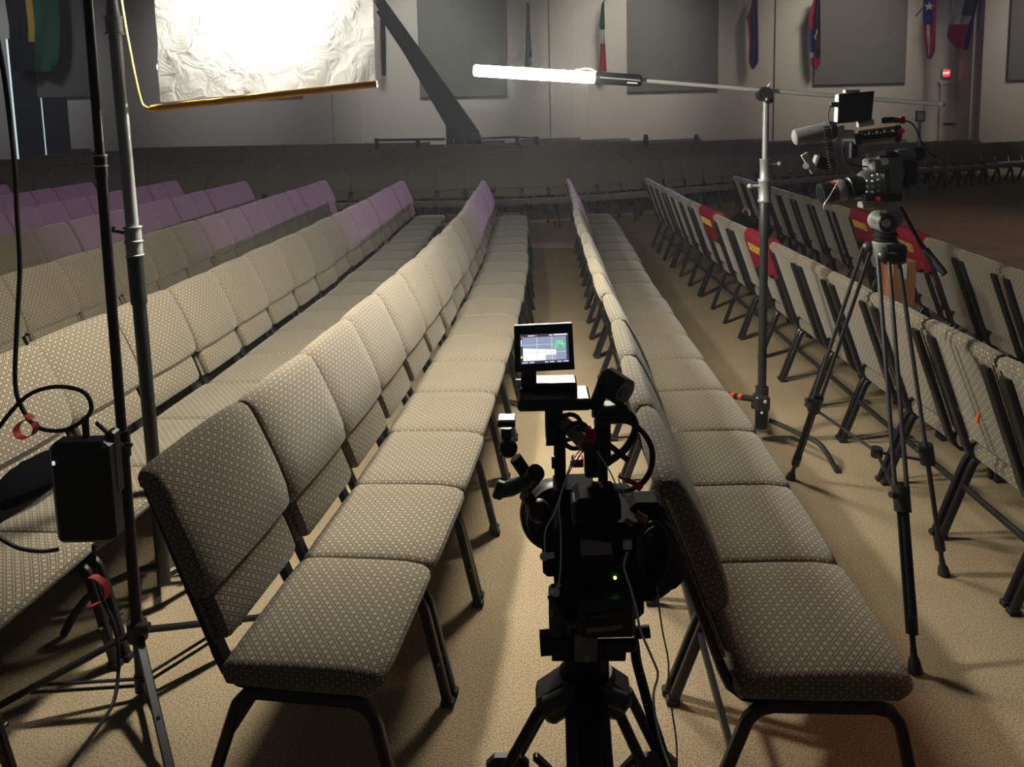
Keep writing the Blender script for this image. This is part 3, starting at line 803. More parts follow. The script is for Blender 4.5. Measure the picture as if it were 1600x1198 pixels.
part('bottom_rod', MB().cyl(W(237, 170, YD), cBR, .0145), ORANGE, t)
cTL = cBL + upd * (hgt + .05)
rod = crv([W(237, 170, YD), W(229, 168, YD), W(221, 160, YD), W(212, 125, YD), W(203, 80, YD), W(194, 30, YD), W(188, -20, YD), W(188, -120, YD), W(196, -220, YD), W(225, -300, YD), FBL + upd * (hgt + .02), FBR + upd * (hgt + .02)], 8)
part('bow_rod', MB().tube(rod, .0058, 8), YELLOW, t)
part('clip', MB().tube(crv([W(250, 95, YD), W(244, 102, YD), W(247, 110, YD), W(252, 104, YD)]), .004, 6), CHROME, t)
part('top_grip', MB().beam(gtop, FBL + upd * (hgt - .05) + Vector((0, .02, 0)), .03, .03), DARKMET, t)

# black stand
YK = 2.47
bx_ = lambda py: W(137 + py * .079, py, YK)
kb = bx_(1000)
t = thing('lamp_stand', 'black tripod lamp stand at the lower left picture edge', 'light stand', (kb.x, YK, 0))
part('lower_pole', MB().cyl(bx_(1068), bx_(690), .019), STEEL, t)
part('middle_pole', MB().cyl(bx_(720), bx_(268), .0165), STEEL, t)
jc = part('pole_clamp', MB().cyl(bx_(712), bx_(672), .025).cyl(bx_(690) + Vector((0, -.02, 0)), bx_(690) + Vector((.045, -.03, .0)), .008), STEEL, t)
jc2 = part('pole_clamp', MB().cyl(bx_(278), bx_(240), .02), STEEL, t)
part('clamp_ring', MB().tube([bx_(259) + Vector((.02 * math.cos(a * .6283), .02 * math.sin(a * .6283), 0)) for a in range(10)], .003, 6, closed=True).tube([bx_(243) + Vector((.02 * math.cos(a * .6283), .02 * math.sin(a * .6283), 0)) for a in range(10)], .003, 6, closed=True), CHROME, jc2)
part('upper_pole', MB().cyl(bx_(262), bx_(-150), .0145), STEEL, t)
hub = bx_(985); hub2 = bx_(1065)
part('leg_hub', MB().cyl(hub + Vector((0, 0, -.03)), hub + Vector((0, 0, .03)), .034).cbox(hub + Vector((.03, -.02, .025)), (.05, .03, .03)), STEEL, t)
part('lower_hub', MB().cyl(hub2 + Vector((0, 0, -.03)), hub2 + Vector((0, 0, .03)), .024), STEEL, t)
fA = WZ(-60, 1135, .01); fB_ = WZ(272, 1230, .01); fC = hub + Vector((.42, .42, 0)); fC.z = .01
for ft in (fA, fB_, fC):
    ft2 = Vector((ft.x, ft.y, .012)); l = part('leg', MB().beam(hub + (ft2 - hub) * .03, ft2, .028, .016), STEEL, t)
    mid = hub.lerp(ft2, .62)
    br = part('brace', MB().beam(hub2 + Vector((0, 0, .012)), mid + Vector((0, 0, .012)), .012, .008).beam(hub2 + Vector((0, 0, -.014)), mid + Vector((0, 0, -.014)), .012, .008), STEEL, t)
    part('foot_cap', MB().cyl(ft2 + Vector((0, 0, -.012)), ft2 + Vector((0, 0, .02)), .018), RUBBER, l)
# round lantern lamp hung just behind the diffuser cloth from an arm over the frame
lh = FBL.lerp(FBR, .5) + Vector((-.03, .26, .46))
tl_ = thing('lantern_lamp', 'bright globe lamp hung close behind the diffuser cloth', 'studio lamp', lh)
part('glow_globe', MB().sph(lh, .12, 12), emat('lantern_glow', (1, .955, .84), 600), tl_, 60)
part('socket', MB().lathe(lh + Vector((0, 0, .11)), lh + Vector((0, 0, .2)), [(0, .04), (.3, .05), (1, .04)]), BLACK, tl_)
part('boom', MB().tube([lh + Vector((0, 0, .19)), lh + Vector((-.02, .02, .95)), bx_(-150) + Vector((0, 0, .55)), bx_(-150)], .012), STEEL, tl_)

# power brick, cable and red ties
bk_ = thing('lamp_power_box', 'black lamp power box hanging on the black stand', 'power supply', W(125, 860, 2.36))
part('case', MB().boxpx(78, 694, 172, 852, 2.3, .085, .018), BRICK, bk_)
part('side_fins', MB().boxpx(165, 676, 180, 775, 2.34, .05, .008), BLACK, bk_)
part('cable_plug', MB().cyl(W(133, 652, 2.36), W(136, 705, 2.36), .011), BLACK, bk_)
part('status_led', MB().boxpx(81, 721, 85, 727, 2.297, .004), emat('pale_led', (.7, .95, 1), .8), bk_, 0)
part('hanging_strap', MB().beam(W(150, 660, 2.4), W(195, 700, 2.44), .02, .01), BLACK, bk_)
Yc = 2.3
cab = crv([W(-4, 60, Yc), W(8, 130, Yc), W(22, 250, Yc), W(27, 340, Yc), W(31, 420, Yc), W(26, 520, Yc), W(24, 600, Yc), W(36, 640, Yc), W(60, 668, Yc), W(100, 672, Yc), W(132, 655, Yc), W(143, 635, Yc), W(130, 612, Yc), W(90, 604, Yc), W(50, 614, Yc), W(20, 640, Yc), W(-15, 690, Yc), W(-40, 760, Yc), W(-20, 820, Yc), W(20, 852, Yc), W(60, 861, Yc), W(92, 858, Yc + .03)], 7)
cb = solo('power_cable', MB().tube(cab, .0068, 8), RUBBER, 'black looped power cable hanging from the lamp to its power box', 'cable')
cab2 = crv([W(146, 850, 2.38), W(150, 900, 2.38), W(160, 935, 2.36), W(178, 975, 2.33), W(185, 1020, 2.3), W(184, 1060, 2.27), W(176, 1100, 2.2), W(150, 1140, 2.1), W(120, 1180, 2.0), W(95, 1215, 1.95)], 7)
solo('mains_cable', MB().tube(cab2, .0062, 8), RUBBER, 'black mains cable running down from the power box to the floor', 'cable')
def tie(pts, Y, label):
    mb = MB(); c_ = crv([W(x, y, Y) for x, y in pts], 5); S_ = Vector((.25, .97, 0)).normalized()
    vs = []; fs = []
    for p in c_:
        vs += [p - S_ * .012, p + S_ * .012]
    tk = len(vs); vs += [v + Vector((.0015, 0, .0015)) for v in vs]
    for i in range(len(c_) - 1):
        a = 2 * i; fs += [[a, a + 1, a + 3, a + 2], [tk + a, tk + a + 2, tk + a + 3, tk + a + 1]]
    return solo('cable_tie', mb.add(vs, fs), REDTIE, label, 'cable tie', 'red cable ties')
tie([(41, 648), (50, 655), (40, 655), (30, 662), (25, 672), (30, 682), (42, 684), (52, 678), (56, 668), (53, 660)], Yc - .012, 'red hook and loop tie on the looped cable at upper left')
tie([(140, 900), (150, 902), (162, 910), (167, 922), (166, 934), (158, 941), (142, 946)], 2.36, 'red hook and loop tie on the cable under the power box')
# black sandbag-like bundle on the left chair seat
mb = MB(); bgp = WZ(0, 720, .54)
vs = []; n1, n2 = 14, 10
mb.sph((-2.13, 2.96, .59), .2, 16, (.85, 1.15, .42))
for v in mb.v: v += Vector((random.uniform(-.006, .006), random.uniform(-.006, .006), random.uniform(-.006, .006)))
solo('black_jacket', mb, pmat('black_fleece', (.003, .003, .0035), 1, 0, .6, 150, 0), 'black fabric bundle lying on the seat at the left edge', 'bag')

# ------------------------------------------------------------------ right camera on its tripod
YC = 3.19
def L3(mb, px0, py0, px1, py1, prof, Y=YC, n=18, dy0=0, dy1=0, cap=True):   # lathe between two pixels, radii in pixels
    k = pm(Y); return mb.lathe(W(px0, py0, Y + dy0), W(px1, py1, Y + dy1), [(t, r * k) for t, r in prof], n, 0, cap)
feet = [WZ(1235, 748, .0), WZ(1475, 898, .0), WZ(1430, 1050, .0)]
apex = W(1384, 392, YC)
t = thing('video_tripod', 'black two-stage video tripod standing behind the right row of seats', 'tripod', (apex.x, YC, 0))
part('bowl', MB().lathe(apex + Vector((0, 0, -.035)), apex + Vector((0, 0, .045)), [(0, .04), (.3, .052), (.9, .056), (1, .05)], 20), CAMGREY, t)
sh = part('shoulder', MB().cbox(apex + Vector((.012, -.045, -.005)), (.1, .05, .085), .012), BLACK, t)
M = Matrix.Translation(W(1393, 395.5, apex.y - .072)) @ Matrix.Rotation(R(90), 4, 'X')
part('logo', text_mb('SmallRig', .0135, M), WHITETX, sh, 0)
part('head_rings', MB().lathe(W(1383, 376, YC), W(1383, 360, YC), [(0, .05), (.15, .05), (.2, .045), (.4, .045), (.45, .051), (.7, .051), (.75, .044), (1, .044)], 24), STEEL, t)
hc = W(1379, 346, YC)
hdp = part('fluid_head', MB().cyl(hc + Vector((0, -.055, 0)), hc + Vector((0, .05, 0)), .043, n=28).cbox(hc + Vector((.04, 0, .012)), (.07, .09, .07), .02).cyl(hc + Vector((.025, -.06, .035)), hc + Vector((.025, 0, .035)), .018), CAMGREY, t)
part('drag_dial', MB().cyl(hc + Vector((-.004, -.062, 0)), hc + Vector((-.004, -.05, 0)), .036, n=28), DARKMET, hdp)
part('dial_face', MB().cyl(hc + Vector((-.014, -.065, .002)), hc + Vector((-.014, -.055, .002)), .018, n=20), CHROME, hdp)
part('slide_plate', MB().boxpx(1349, 316, 1407, 326, YC - .03, .06), CHROME, t)
part('plate_lock', MB().boxpx(1366, 322, 1374, 329, YC - .045, .02), YELLOW, t)
p0, p1, p2 = W(1408, 325, YC + .02), W(1440, 384, YC - .02), W(1476, 428, YC - .12)
hl = part('pan_handle', MB().tube([W(1392, 322, YC), p0, p1, p1.lerp(p2, .3)], .0085), STEEL, t)
part('handle_grip', MB().lathe(p1.lerp(p2, .15), p2, [(0, .012), (.1, .016), (.8, .016), (1, .013)], 14), RUBBER, hl)
tops = [W(1356, 386, YC + .03), W(1403, 396, YC), W(1380, 400, YC - .06)]
mids = []
for ft, tp in zip(feet, tops):
    ft = Vector((ft.x, ft.y, .0)); d = (ft - tp); md = tp + d * .62; mids.append(md)
    sd = d.cross(Vector((apex.x - tp.x, apex.y - tp.y, .01)));
    sd = Vector((-(ft.y - apex.y), ft.x - apex.x, 0)).normalized() * .021
    lg = part('leg', MB().cyl(tp + sd, md + sd, .0088).cyl(tp - sd, md - sd, .0088).sph(tp, .024, 12), TRIGREY, t)
    part('lower_leg', MB().cyl(md - d * .04 + sd * .0, tp + d * .955, .0105).cyl(md + sd * .75, tp + d * .9 + sd * .75, .0065).cyl(md - sd * .75, tp + d * .9 - sd * .75, .0065).cyl(tp + d * .88, tp + d * .92, .022), STEEL, lg)
    part('leg_clamp', MB().cyl(md - d * .03, md + d * .03, .031).cyl(md + Vector((-.02, -.02, .02)), md + Vector((-.06, -.03, .035)), .012), BLACK, lg)
    part('rubber_foot', MB().lathe(tp + d * .95, ft, [(0, .012), (.3, .012), (.5, .02), (1, .027)]), RUBBER, lg)
hubp = (mids[0] + mids[1] + mids[2]) / 3 + Vector((0, 0, -.02))
for md in mids:
    part('spreader_arm', MB().beam(md + Vector((0, 0, -.03)), hubp, .014, .01), STEEL, t)
part('spreader_hub', MB().cyl(hubp + Vector((0, 0, -.02)), hubp + Vector((0, 0, .02)), .025), STEEL, t)

t = thing('cinema_camera', 'grey cinema camera with zoom lens and foam microphone on the right tripod', 'video camera', W(1383, 318, YC))
body = part('body', MB().cbox(W(1384, 283, YC), (.1, .12, .155), .012, Matrix.Rotation(R(6), 3, 'Y')), CAMGREY, t)
part('top_block', MB().cbox(W(1379, 256, YC - .005), (.13, .11, .05), .008, Matrix.Rotation(R(-4), 3, 'Y')), CAMGREY, t)
part('mode_dial', MB().cyl(W(1382, 252, YC - .065), W(1382, 252, YC - .05), .016), CHROME, body)
drum = part('control_drum', MB(), BLACK, t) if False else part('control_drum', L3(MB(), 1346, 291, 1374, 287, [(0, 21), (.2, 24), (1, 24)]), CAMGREY, t)
bm = MB()
for c_ in range(3):
    for r_ in range(4 - (c_ == 0)):
        p = W(1356 + c_ * 8.5, 277 + r_ * 8.5 - c_ * 2.2 + (6 if c_ == 0 else 0), YC - .078); bm.cyl(p + Vector((0, -.003, 0)), p + Vector((0, .012, 0)), .0046, n=8)
part('buttons', bm, CHROME, drum)
vm = MB()
for k in range(11): vm.boxpx(1384 + k * .15, 266 + k * 3.6, 1390 + k * .15, 267.6 + k * 3.6, YC - .066, .01)
part('vent_slots', vm, BLACK, body, 0)
part('record_button', MB().cyl(W(1372, 310, YC - .085), W(1372, 310, YC - .06), .0095), RED, body)
part('lower_rail', MB().boxpx(1351, 303, 1410, 315, YC - .075, .03), BLACK, body)
ln = part('lens', L3(MB(), 1288, 302, 1348, 291, [(0, 15), (.02, 16.5), (.16, 16.5), (.18, 14.5), (.28, 14.5), (.3, 16), (.62, 16), (.64, 18), (.95, 18), (1, 16)], n=26), BLACK, t)
part('lens_hood', L3(MB(), 1282, 303, 1297, 300.3, [(0, 17), (1, 16.8)], n=26), BLACK, ln)
part('red_ring', L3(MB(), 1301, 299.6, 1303, 299.2, [(0, 16.9), (1, 16.9)], n=26), RED, ln)
part('focus_ring', L3(MB(), 1305, 299, 1318, 296.4, [(0, 16.6), (.1, 17.2), (.9, 17.2), (1, 16.6)], n=26), GREYMET, ln)
part('lens_glass', L3(MB(), 1281.6, 303, 1283, 302.8, [(0, 13), (1, 13)], n=24), SCREEN_OFF, ln)
part('lens_cord', MB().tube(crv([W(1311, 281, YC - .05), W(1303, 295, YC - .055), W(1294, 310, YC - .05), W(1288, 319, YC - .05), W(1287, 326, YC - .05)]), .0022, 6), CHROME, ln)
vf = part('viewfinder', L3(MB(), 1400, 244, 1428, 241, [(0, 9), (.05, 10), (.9, 10), (1, 9)]), CAMGREY, t)
part('eyepiece', L3(MB(), 1427, 241.2, 1441, 239.5, [(0, 9.5), (.5, 10.5), (1, 9)]), RUBBER, vf)
part('viewfinder_arm', MB().cyl(W(1372, 245, YC), W(1404, 242, YC), .017), BLACK, vf)
part('rod', MB().cyl(W(1357, 243, YC - .03), W(1383, 239, YC - .03), .009).sph(W(1357, 243, YC - .03), .013, 10), CHROME, t)
part('rear_panel', MB().cbox(W(1415, 272, YC + .01), (.06, .1, .11), .008), BLACK, t)
part('battery', MB().cbox(W(1422, 298, YC - .01), (.05, .08, .055), .006), CAMGREY, t)
part('battery_pack', MB().cbox(W(1437, 295, YC + .0), (.04, .06, .042), .005), pmat('lilac_grey_plastic', (.25, .22, .27), .5), t)
hnd = part('top_handle', MB().cbox(W(1368, 213, YC), (.165, .03, .02), .006, Matrix.Rotation(R(-6), 3, 'Y')).cbox(W(1402, 209, YC), (.03, .036, .075), .01).cbox(W(1340, 218, YC), (.03, .04, .05), .006), BLACK, t)
part('wood_grip', MB().cbox(W(1368, 203, YC), (.155, .036, .014), .005, Matrix.Rotation(R(-6), 3, 'Y')).cbox(W(1371, 219.5, YC), (.15, .034, .014), .006, Matrix.Rotation(R(-6), 3, 'Y')), WOOD, hnd)
zz = MB()
for k in range(4):
    a = W(1346 + k * 12, 216 - k * 1.3, YC - .016); b = W(1352 + k * 12, 205 - k * 1.3, YC - .016); c = W(1358 + k * 12, 215 - k * 1.3, YC - .016); zz.beam(a, b, .008, .008, (0, 1, 0)).beam(b, c, .008, .008, (0, 1, 0))
part('handle_truss', zz, BLACK, hnd)
part('handle_post', MB().boxpx(1331, 222, 1342, 248, YC, .03), BLACK, hnd)
part('handle_clamp', MB().cyl(W(1312, 222, YC - .04), W(1312, 222, YC + .02), .017).boxpx(1307, 203, 1336, 217, YC - .02, .04).cyl(W(1305, 203, YC - .02), W(1318, 200, YC - .02), .012), CHROME, t)
part('red_clamp', MB().boxpx(1399, 184, 1412, 192, YC - .01, .02).cyl(W(1410, 182, YC), W(1410, 193, YC), .011), RED, t)
part('red_knob', MB().cyl(W(1408, 205, YC - .05), W(1408, 205, YC - .015), .014).boxpx(1405.5, 206, 1410.5, 216, YC - .04, .02), RED, t)
part('plug', L3(MB(), 1376, 188.5, 1401, 187, [(0, 3), (.2, 5), (.8, 4.5), (1, 3)]), BLACK, t)
part('rail', MB().cyl(W(1340, 195, YC), W(1364, 191, YC), .013), CHROME, t)
part('rear_cable', MB().tube(crv([W(1413, 188, YC), W(1425, 193, YC), W(1433, 205, YC), W(1440, 222, YC), W(1452, 238, YC), W(1462, 246, YC)]), .0035, 6), RUBBER, t)
mc = part('microphone', L3(MB(), 1240, 215, 1296, 204, [(0, 9), (.03, 11.5), (.1, 12.5), (1, 13.5)], n=22), FOAM, t)
part('microphone_mount', L3(MB(), 1295, 204.2, 1306, 202, [(0, 14), (.6, 14), (1, 9)]), RUBBER, mc)
mo = part('monitor', MB().quad_slab([W(1309, 192, YC - .03), W(1362, 187, YC - .03), W(1366, 142, YC - .01), W(1311, 147, YC - .01)], .03), BLACK, t)
part('monitor_screen', MB().quad_slab([W(1313, 188.5, YC - .034), W(1360, 184, YC - .034), W(1363, 146, YC - .016), W(1315, 150.5, YC - .016)], .004), SCREEN_OFF, mo, 0)
part('monitor_edge', MB().quad_slab([W(1303, 191, YC + .0), W(1309.5, 192, YC - .028), W(1311.5, 147, YC - .008), W(1305, 148, YC + .02)], .01), CAMGREY, mo, 0)
part('monitor_shoe', MB().boxpx(1321, 140, 1344, 145, YC, .03), CHROME, mo)
part('monitor_plug', MB().cyl(W(1298, 164, YC), W(1308, 163, YC), .011), BLACK, mo)
hx = []
for k in range(150):
    f = k / 149; cx_ = 1291 + 10 * f; cy_ = 196 + 72 * f; a = k * .72
    hx.append(W(cx_ + 5 * math.cos(a), cy_ + 1.5 * math.sin(a), YC - .06 + .014 * math.sin(a)))
part('coiled_cable', MB().tube([W(1298, 164, YC), W(1294, 180, YC - .03)] + hx, .0028, 5), RUBBER, t)
part('curved_cable', MB().tube(crv([W(1317, 230, YC), W(1319, 246, YC), W(1328, 256, YC), W(1345, 260, YC), W(1356, 260, YC)]), .004, 6), RUBBER, t)
fl = part('folded_screen', MB().cbox(W(1285, 254, YC), (.075, .05, .06), .008, Matrix.Rotation(R(18), 3, 'Y')), BLACK, t)
part('screen_edge', MB().beam(W(1256, 240, YC - .03), W(1273, 269, YC - .03), .03, .01, (0, 1, 0)).cyl(W(1259, 259, YC - .05), W(1259, 259, YC - .02), .013), CHROME, fl)

# ------------------------------------------------------------------ centre camera rig on its tripod
YR = 1.58
tb = W(920, 1085, YR)
t = thing('heavy_tripod', 'black tripod in the centre aisle, cut by the lower picture edge', 'tripod', (tb.x, tb.y, 0))
ap = W(917, 1068, YR)
part('bowl', MB().lathe(W(918, 1100, YR), W(915, 1046, YR), [(0, .045), (.3, .062), (.7, .07), (1, .06)], 22), BLACK, t)
head = part('fluid_head', MB().cbox(W(915, 1018, YR + .02), (.1, .1, .09), .02).cyl(W(862, 1004, YR), W(975, 1004, YR), .036).cbox(W(935, 985, YR + .02), (.17, .12, .035), .01), BLACK, t)
part('drag_knob', MB().cyl(W(844, 1004, YR), W(871, 1002, YR), .027), RUBBER, head)
part('side_knob', MB().lathe(W(984, 988, YR), W(1015, 986, YR), [(0, .008), (.3, .008), (.35, .014), (1, .014)]), RUBBER, head)
part('level_plate', MB().quad_slab([W(898, 1034, YR - .052), W(932, 1034, YR - .052), W(934, 1000, YR - .05), W(898, 994, YR - .05)], .01), LIGHTGREY, head)
part('bubble_level', MB().cyl(W(917, 1029, YR - .06), W(917, 1029, YR - .05), .0075, n=16), pmat('green_bubble', (.35, .5, .05), .2), head)
part('pan_handle', MB().tube(crv([W(978, 992, YR), W(990, 1000, YR), W(994, 1030, YR - .02), W(1001, 1058, YR - .04), W(1018, 1120, YR - .1), W(1040, 1190, YR - .16), W(1060, 1260, YR - .24)]), .0115), RUBBER, t)
for sgx, tip, ft in ((-1, W(852, 1098, YR), Vector((tb.x - .46, YR + .02, 0))), (1, W(972, 1092, YR), Vector((tb.x + .38, YR - .02, 0))), (0, W(918, 1120, YR - .09), Vector((tb.x, YR - .42, 0)))):
    s_ = W(903 + 26 * (sgx > 0) + (13 if sgx == 0 else 0), 1064, YR)
    dn = (ft - tip); side = Vector((.045, 0, 0)) if sgx == 0 else Vector((.02 , .0, 0)) + Vector((0, .03, 0))
    lg = part('leg', MB().beam(s_, tip + (tip - s_) * .12, .075, .085, (0, 1, 0)).cyl(s_ + Vector((0, -.045, .012)), tip + Vector((0, -.045, .03)), .02), TRIGREY if sgx else MATTE, t)
    part('leg_tubes', MB().cyl(tip + side * .8, tip + dn * .55 + side, .0125).cyl(tip - side * .8, tip + dn * .55 - side, .0125).cyl(tip + dn * .4, tip + dn * .97, .013), STEEL, lg)
    part('leg_clamp', MB().cbox(tip + dn * .25, (.1, .055, .08), .02), TRIGREY, lg)
    part('rubber_foot', MB().cyl(ft, tip + dn * .95, .025, .016), RUBBER, lg)
part('centre_column', MB().cyl(W(918, 1100, YR), W(918, 1290, YR), .045), MATTE, t)
part('spreader_arm', MB().beam(W(918, 1260, YR), W(835, 1180, YR), .02, .014).beam(W(918, 1260, YR), W(995, 1180, YR), .02, .014), BLACK, t)

t = thing('camera_rig', 'black cinema camera rig with lit monitor and loose cables in the centre aisle', 'video camera', W(935, 985, YR))
# lit monitor
q = [W(805, 582, 1.70), W(898, 577, 1.70), W(894, 505, 1.725), W(803, 509, 1.725)]
mon = part('monitor', MB().quad_slab(q, .022), BLACK, t)
def screen_mat():
    mt, N, L, b = nt('lit_camera_screen')
    tc = N.new('ShaderNodeUVMap'); tc.uv_map = 'uv'
    sp = N.new('ShaderNodeSeparateXYZ'); L.new(tc.outputs[0], sp.inputs[0])
    def mth(op, a, c=None):
        n = N.new('ShaderNodeMath'); n.operation = op
        for i, x in enumerate((a, c)):
            if x is None: continue
            if isinstance(x, (int, float)): n.inputs[i].default_value = x
            else: L.new(x, n.inputs[i])
        return n.outputs[0]
    def rect(x0, x1, y0, y1):
        u, v = sp.outputs[0], sp.outputs[1]
        return mth('MULTIPLY', mth('MULTIPLY', mth('GREATER_THAN', u, x0), mth('LESS_THAN', u, x1)), mth('MULTIPLY', mth('GREATER_THAN', v, y0), mth('LESS_THAN', v, y1)))
    cur = None
    def lay(fac, col):
        nonlocal cur
        mx = N.new('ShaderNodeMix'); mx.data_type = 'RGBA'; L.new(fac, mx.inputs[0])
        if cur is None: mx.inputs[6].default_value = (.05, .06, .1, 1)
        else: L.new(cur, mx.inputs[6])
        mx.inputs[7].default_value = (*col, 1); cur = mx.outputs[2]
    lay(rect(.05, .95, .1, .9), (.3, .36, .5))
    slope = mth('LESS_THAN', mth('ADD', sp.outputs[1], mth('MULTIPLY', sp.outputs[0], .12)), .54)
    lay(mth('MULTIPLY', slope, rect(.05, .74, .1, .6)), (1, 1, 1))
    lay(rect(.52, .74, .1, .28), (.45, .45, .6))
    wv = N.new('ShaderNodeTexNoise'); wv.inputs['Scale'].default_value = 9
    L.new(tc.outputs[0], wv.inputs[0])
    lay(rect(.7, .93, .5, .76), (.12, .5, .3))
    lay(mth('MULTIPLY', mth('GREATER_THAN', wv.outputs[0], .5), rect(.7, .93, .5, .76)), (.25, .75, .4))
    for x in (.34, .65): lay(rect(x, x + .012, .1, .9), (.75, .78, .9))
    for y in (.36, .63): lay(rect(.05, .95, y, y + .015), (.75, .78, .9))
    for x0, x1, y0, y1, c in ((.02, .06, .88, .93, (.9, .1, .1)), (.16, .3, .93, .97, (.7, .75, .85)), (.31, .35, .93, .98, (1, .1, .15)), (.6, .68, .93, .97, (.8, .8, .9)), (.7, .98, .93, .98, (.85, .85, .95)), (.01, .04, .6, .82, (.7, .75, .85)), (.0, .04, .2, .27, (.85, .8, .05)), (.03, .15, .02, .06, (.75, .75, .85)), (.18, .28, .02, .06, (.75, .75, .85)), (.5, .57, .02, .06, (.75, .75, .85)), (.6, .7, .02, .06, (.75, .75, .85)), (.75, .85, .02, .06, (.75, .75, .85)), (.88, .99, .02, .06, (.75, .75, .85))):
        lay(rect(x0, x1, y0, y1), c)
    L.new(cur, b.inputs['Emission Color']); b.inputs['Emission Strength'].default_value = 1.0
    b.inputs['Base Color'].default_value = (.01, .01, .01, 1); b.inputs['Roughness'].default_value = .2
    return mt
nrm = (q[1] - q[0]).cross(q[3] - q[0]).normalized() * .0015
sq = [q[0].lerp(q[1], a).lerp(q[3].lerp(q[2], a), b) + nrm for a, b in ((.1, .17), (.915, .17), (.92, .8), (.1, .8))]
part('monitor_screen', MB().add(sq, [[0, 1, 2, 3]], [[(0, 0), (1, 0), (1, 1), (0, 1)]]), screen_mat(), mon, 0)
part('monitor_rim', MB().beam(W(804, 509, 1.735), W(893, 504.5, 1.735), .012, .003), LIGHTGREY, mon)
part('monitor_neck', MB().boxpx(814, 576, 838, 612, 1.70, .03), BLACK, t)
part('hinge_knob', MB().cyl(W(806, 600, 1.70), W(814, 600, 1.70), .012), CHROME, t)
part('neck_block', MB().boxpx(836, 599, 902, 622, 1.67, .06, .004), BLACK, t)
part('power_plate', MB().cbox(W(866, 630, 1.64) + Vector((0, .03, 0)), (.165, .09, .028), .005), BLACK, t)
rc = W(962, 604, 1.66)
ro = part('rosette_arm', MB().cyl(rc + Vector((-.02, .02, .008)), rc + Vector((.018, -.02, -.008)), .0335, n=24).beam(W(928, 640, 1.66), W(944, 598, 1.66), .03, .02, (0, 1, 0)).cyl(W(935, 650, 1.66), W(935, 634, 1.66), .016), BLACK, t)
part('rosette_label', MB().cbox(rc + Vector((.016, -.026, -.008)), (.022, .004, .024), .001, Matrix.Rotation(R(40), 3, 'Z') @ Matrix.Rotation(R(-25), 3, 'Y')), LIGHTGREY, ro)
part('rosette_bars', MB().boxpx(959, 601, 961, 609, 1.622, .004).boxpx(963, 602, 965, 610, 1.622, .004).boxpx(967, 603, 969, 611, 1.622, .004), BLACK, ro)
part('handle_bracket', MB().boxpx(852, 640, 880, 690, 1.64, .04).boxpx(866, 680, 884, 745, 1.62, .04).cyl(W(853, 682, 1.62), W(868, 682, 1.62), .02).cyl(W(862, 722, 1.62), W(876, 722, 1.62), .014), BLACK, t)
gA, gB = W(877, 655, 1.66), W(916, 697, 1.56)
gp = part('wood_handle', MB().cyl(gA, gB, .0155, n=14), WOOD, t)
for f in (.3, .62):
    c_ = gA.lerp(gB, f); ax = (gB - gA).normalized(); a_ = ax.orthogonal().normalized(); b_ = ax.cross(a_)
    part('cable_ring', MB().tube([c_ + a_ * (.03 * math.cos(k * .35)) + b_ * (.036 * math.sin(k * .35)) for k in range(18)], .0052, 8, closed=True), RUBBER, gp)
part('handle_body', MB().boxpx(935, 640, 985, 664, 1.62, .06).boxpx(930, 660, 955, 720, 1.6, .035).boxpx(936, 715, 950, 775, 1.58, .03), BLACK, t)
part('loop_handle', MB().tube(crv([W(955, 648, 1.62), W(980, 646, 1.61), W(992, 660, 1.6), W(990, 680, 1.6), W(975, 703, 1.6), W(955, 718, 1.6), W(938, 730, 1.6)]), .0085), RUBBER, t)
part('thick_cable', MB().tube(crv([W(900, 668, 1.57), W(930, 678, 1.56), W(958, 700, 1.56), W(980, 718, 1.56)]), .0065).tube(crv([W(955, 655, 1.57), W(985, 660, 1.55), W(1008, 680, 1.54), W(1019, 705, 1.54), W(1016, 735, 1.54), W(1000, 757, 1.54), W(975, 766, 1.54), W(945, 764, 1.54), W(925, 755, 1.54)]), .0062), RUBBER, t)
part('cold_shoe_block', MB().boxpx(914, 694, 938, 748, 1.54, .035), BLACK, t)
part('red_clamp', MB().boxpx(915, 676, 931, 696, 1.545, .025).cyl(W(921, 668, 1.55), W(921, 680, 1.55), .01).beam(W(914, 670, 1.545), W(928, 676, 1.545), .008, .008), RED, t)
part('red_connector', MB().boxpx(894, 719, 912, 731, 1.55, .03).cyl(W(891, 724, 1.55), W(896, 724, 1.55), .006), RED, t)
part('red_strap', MB().tube(crv([W(966, 744, 1.53), W(980, 750, 1.53), W(995, 757, 1.53), W(1001, 762, 1.53)]), [.003] * 6 + [.006] * 6 + [.009] * 7, 8), REDTIE, t)
# articulated arm on the left
arm = part('articulated_arm', MB().cyl(W(805, 715, 1.56), W(830, 752, 1.56), .014).cyl(W(822, 757, 1.56), W(838, 738, 1.52), .019).cyl(W(820, 772, 1.56), W(846, 800, 1.58), .014).sph(W(794, 700, 1.56), .021).sph(W(842, 798, 1.56), .026), BLACK, t)
part('arm_lever', MB().lathe(W(838, 745, 1.54), W(780, 770, 1.54), [(0, .017), (.3, .015), (.7, .018), (1, .012)]).beam(W(784, 752, 1.54), W(776, 778, 1.54), .022, .018, (0, 1, 0)), TRIGREY, arm)
part('arm_shoe', MB().boxpx(777, 658, 805, 668, 1.55, .03).cyl(W(791, 668, 1.565), W(791, 684, 1.565), .012), BLACK, arm)
part('shoe_plate', MB().boxpx(779, 656, 804, 660, 1.545, .035), CHROME, arm)
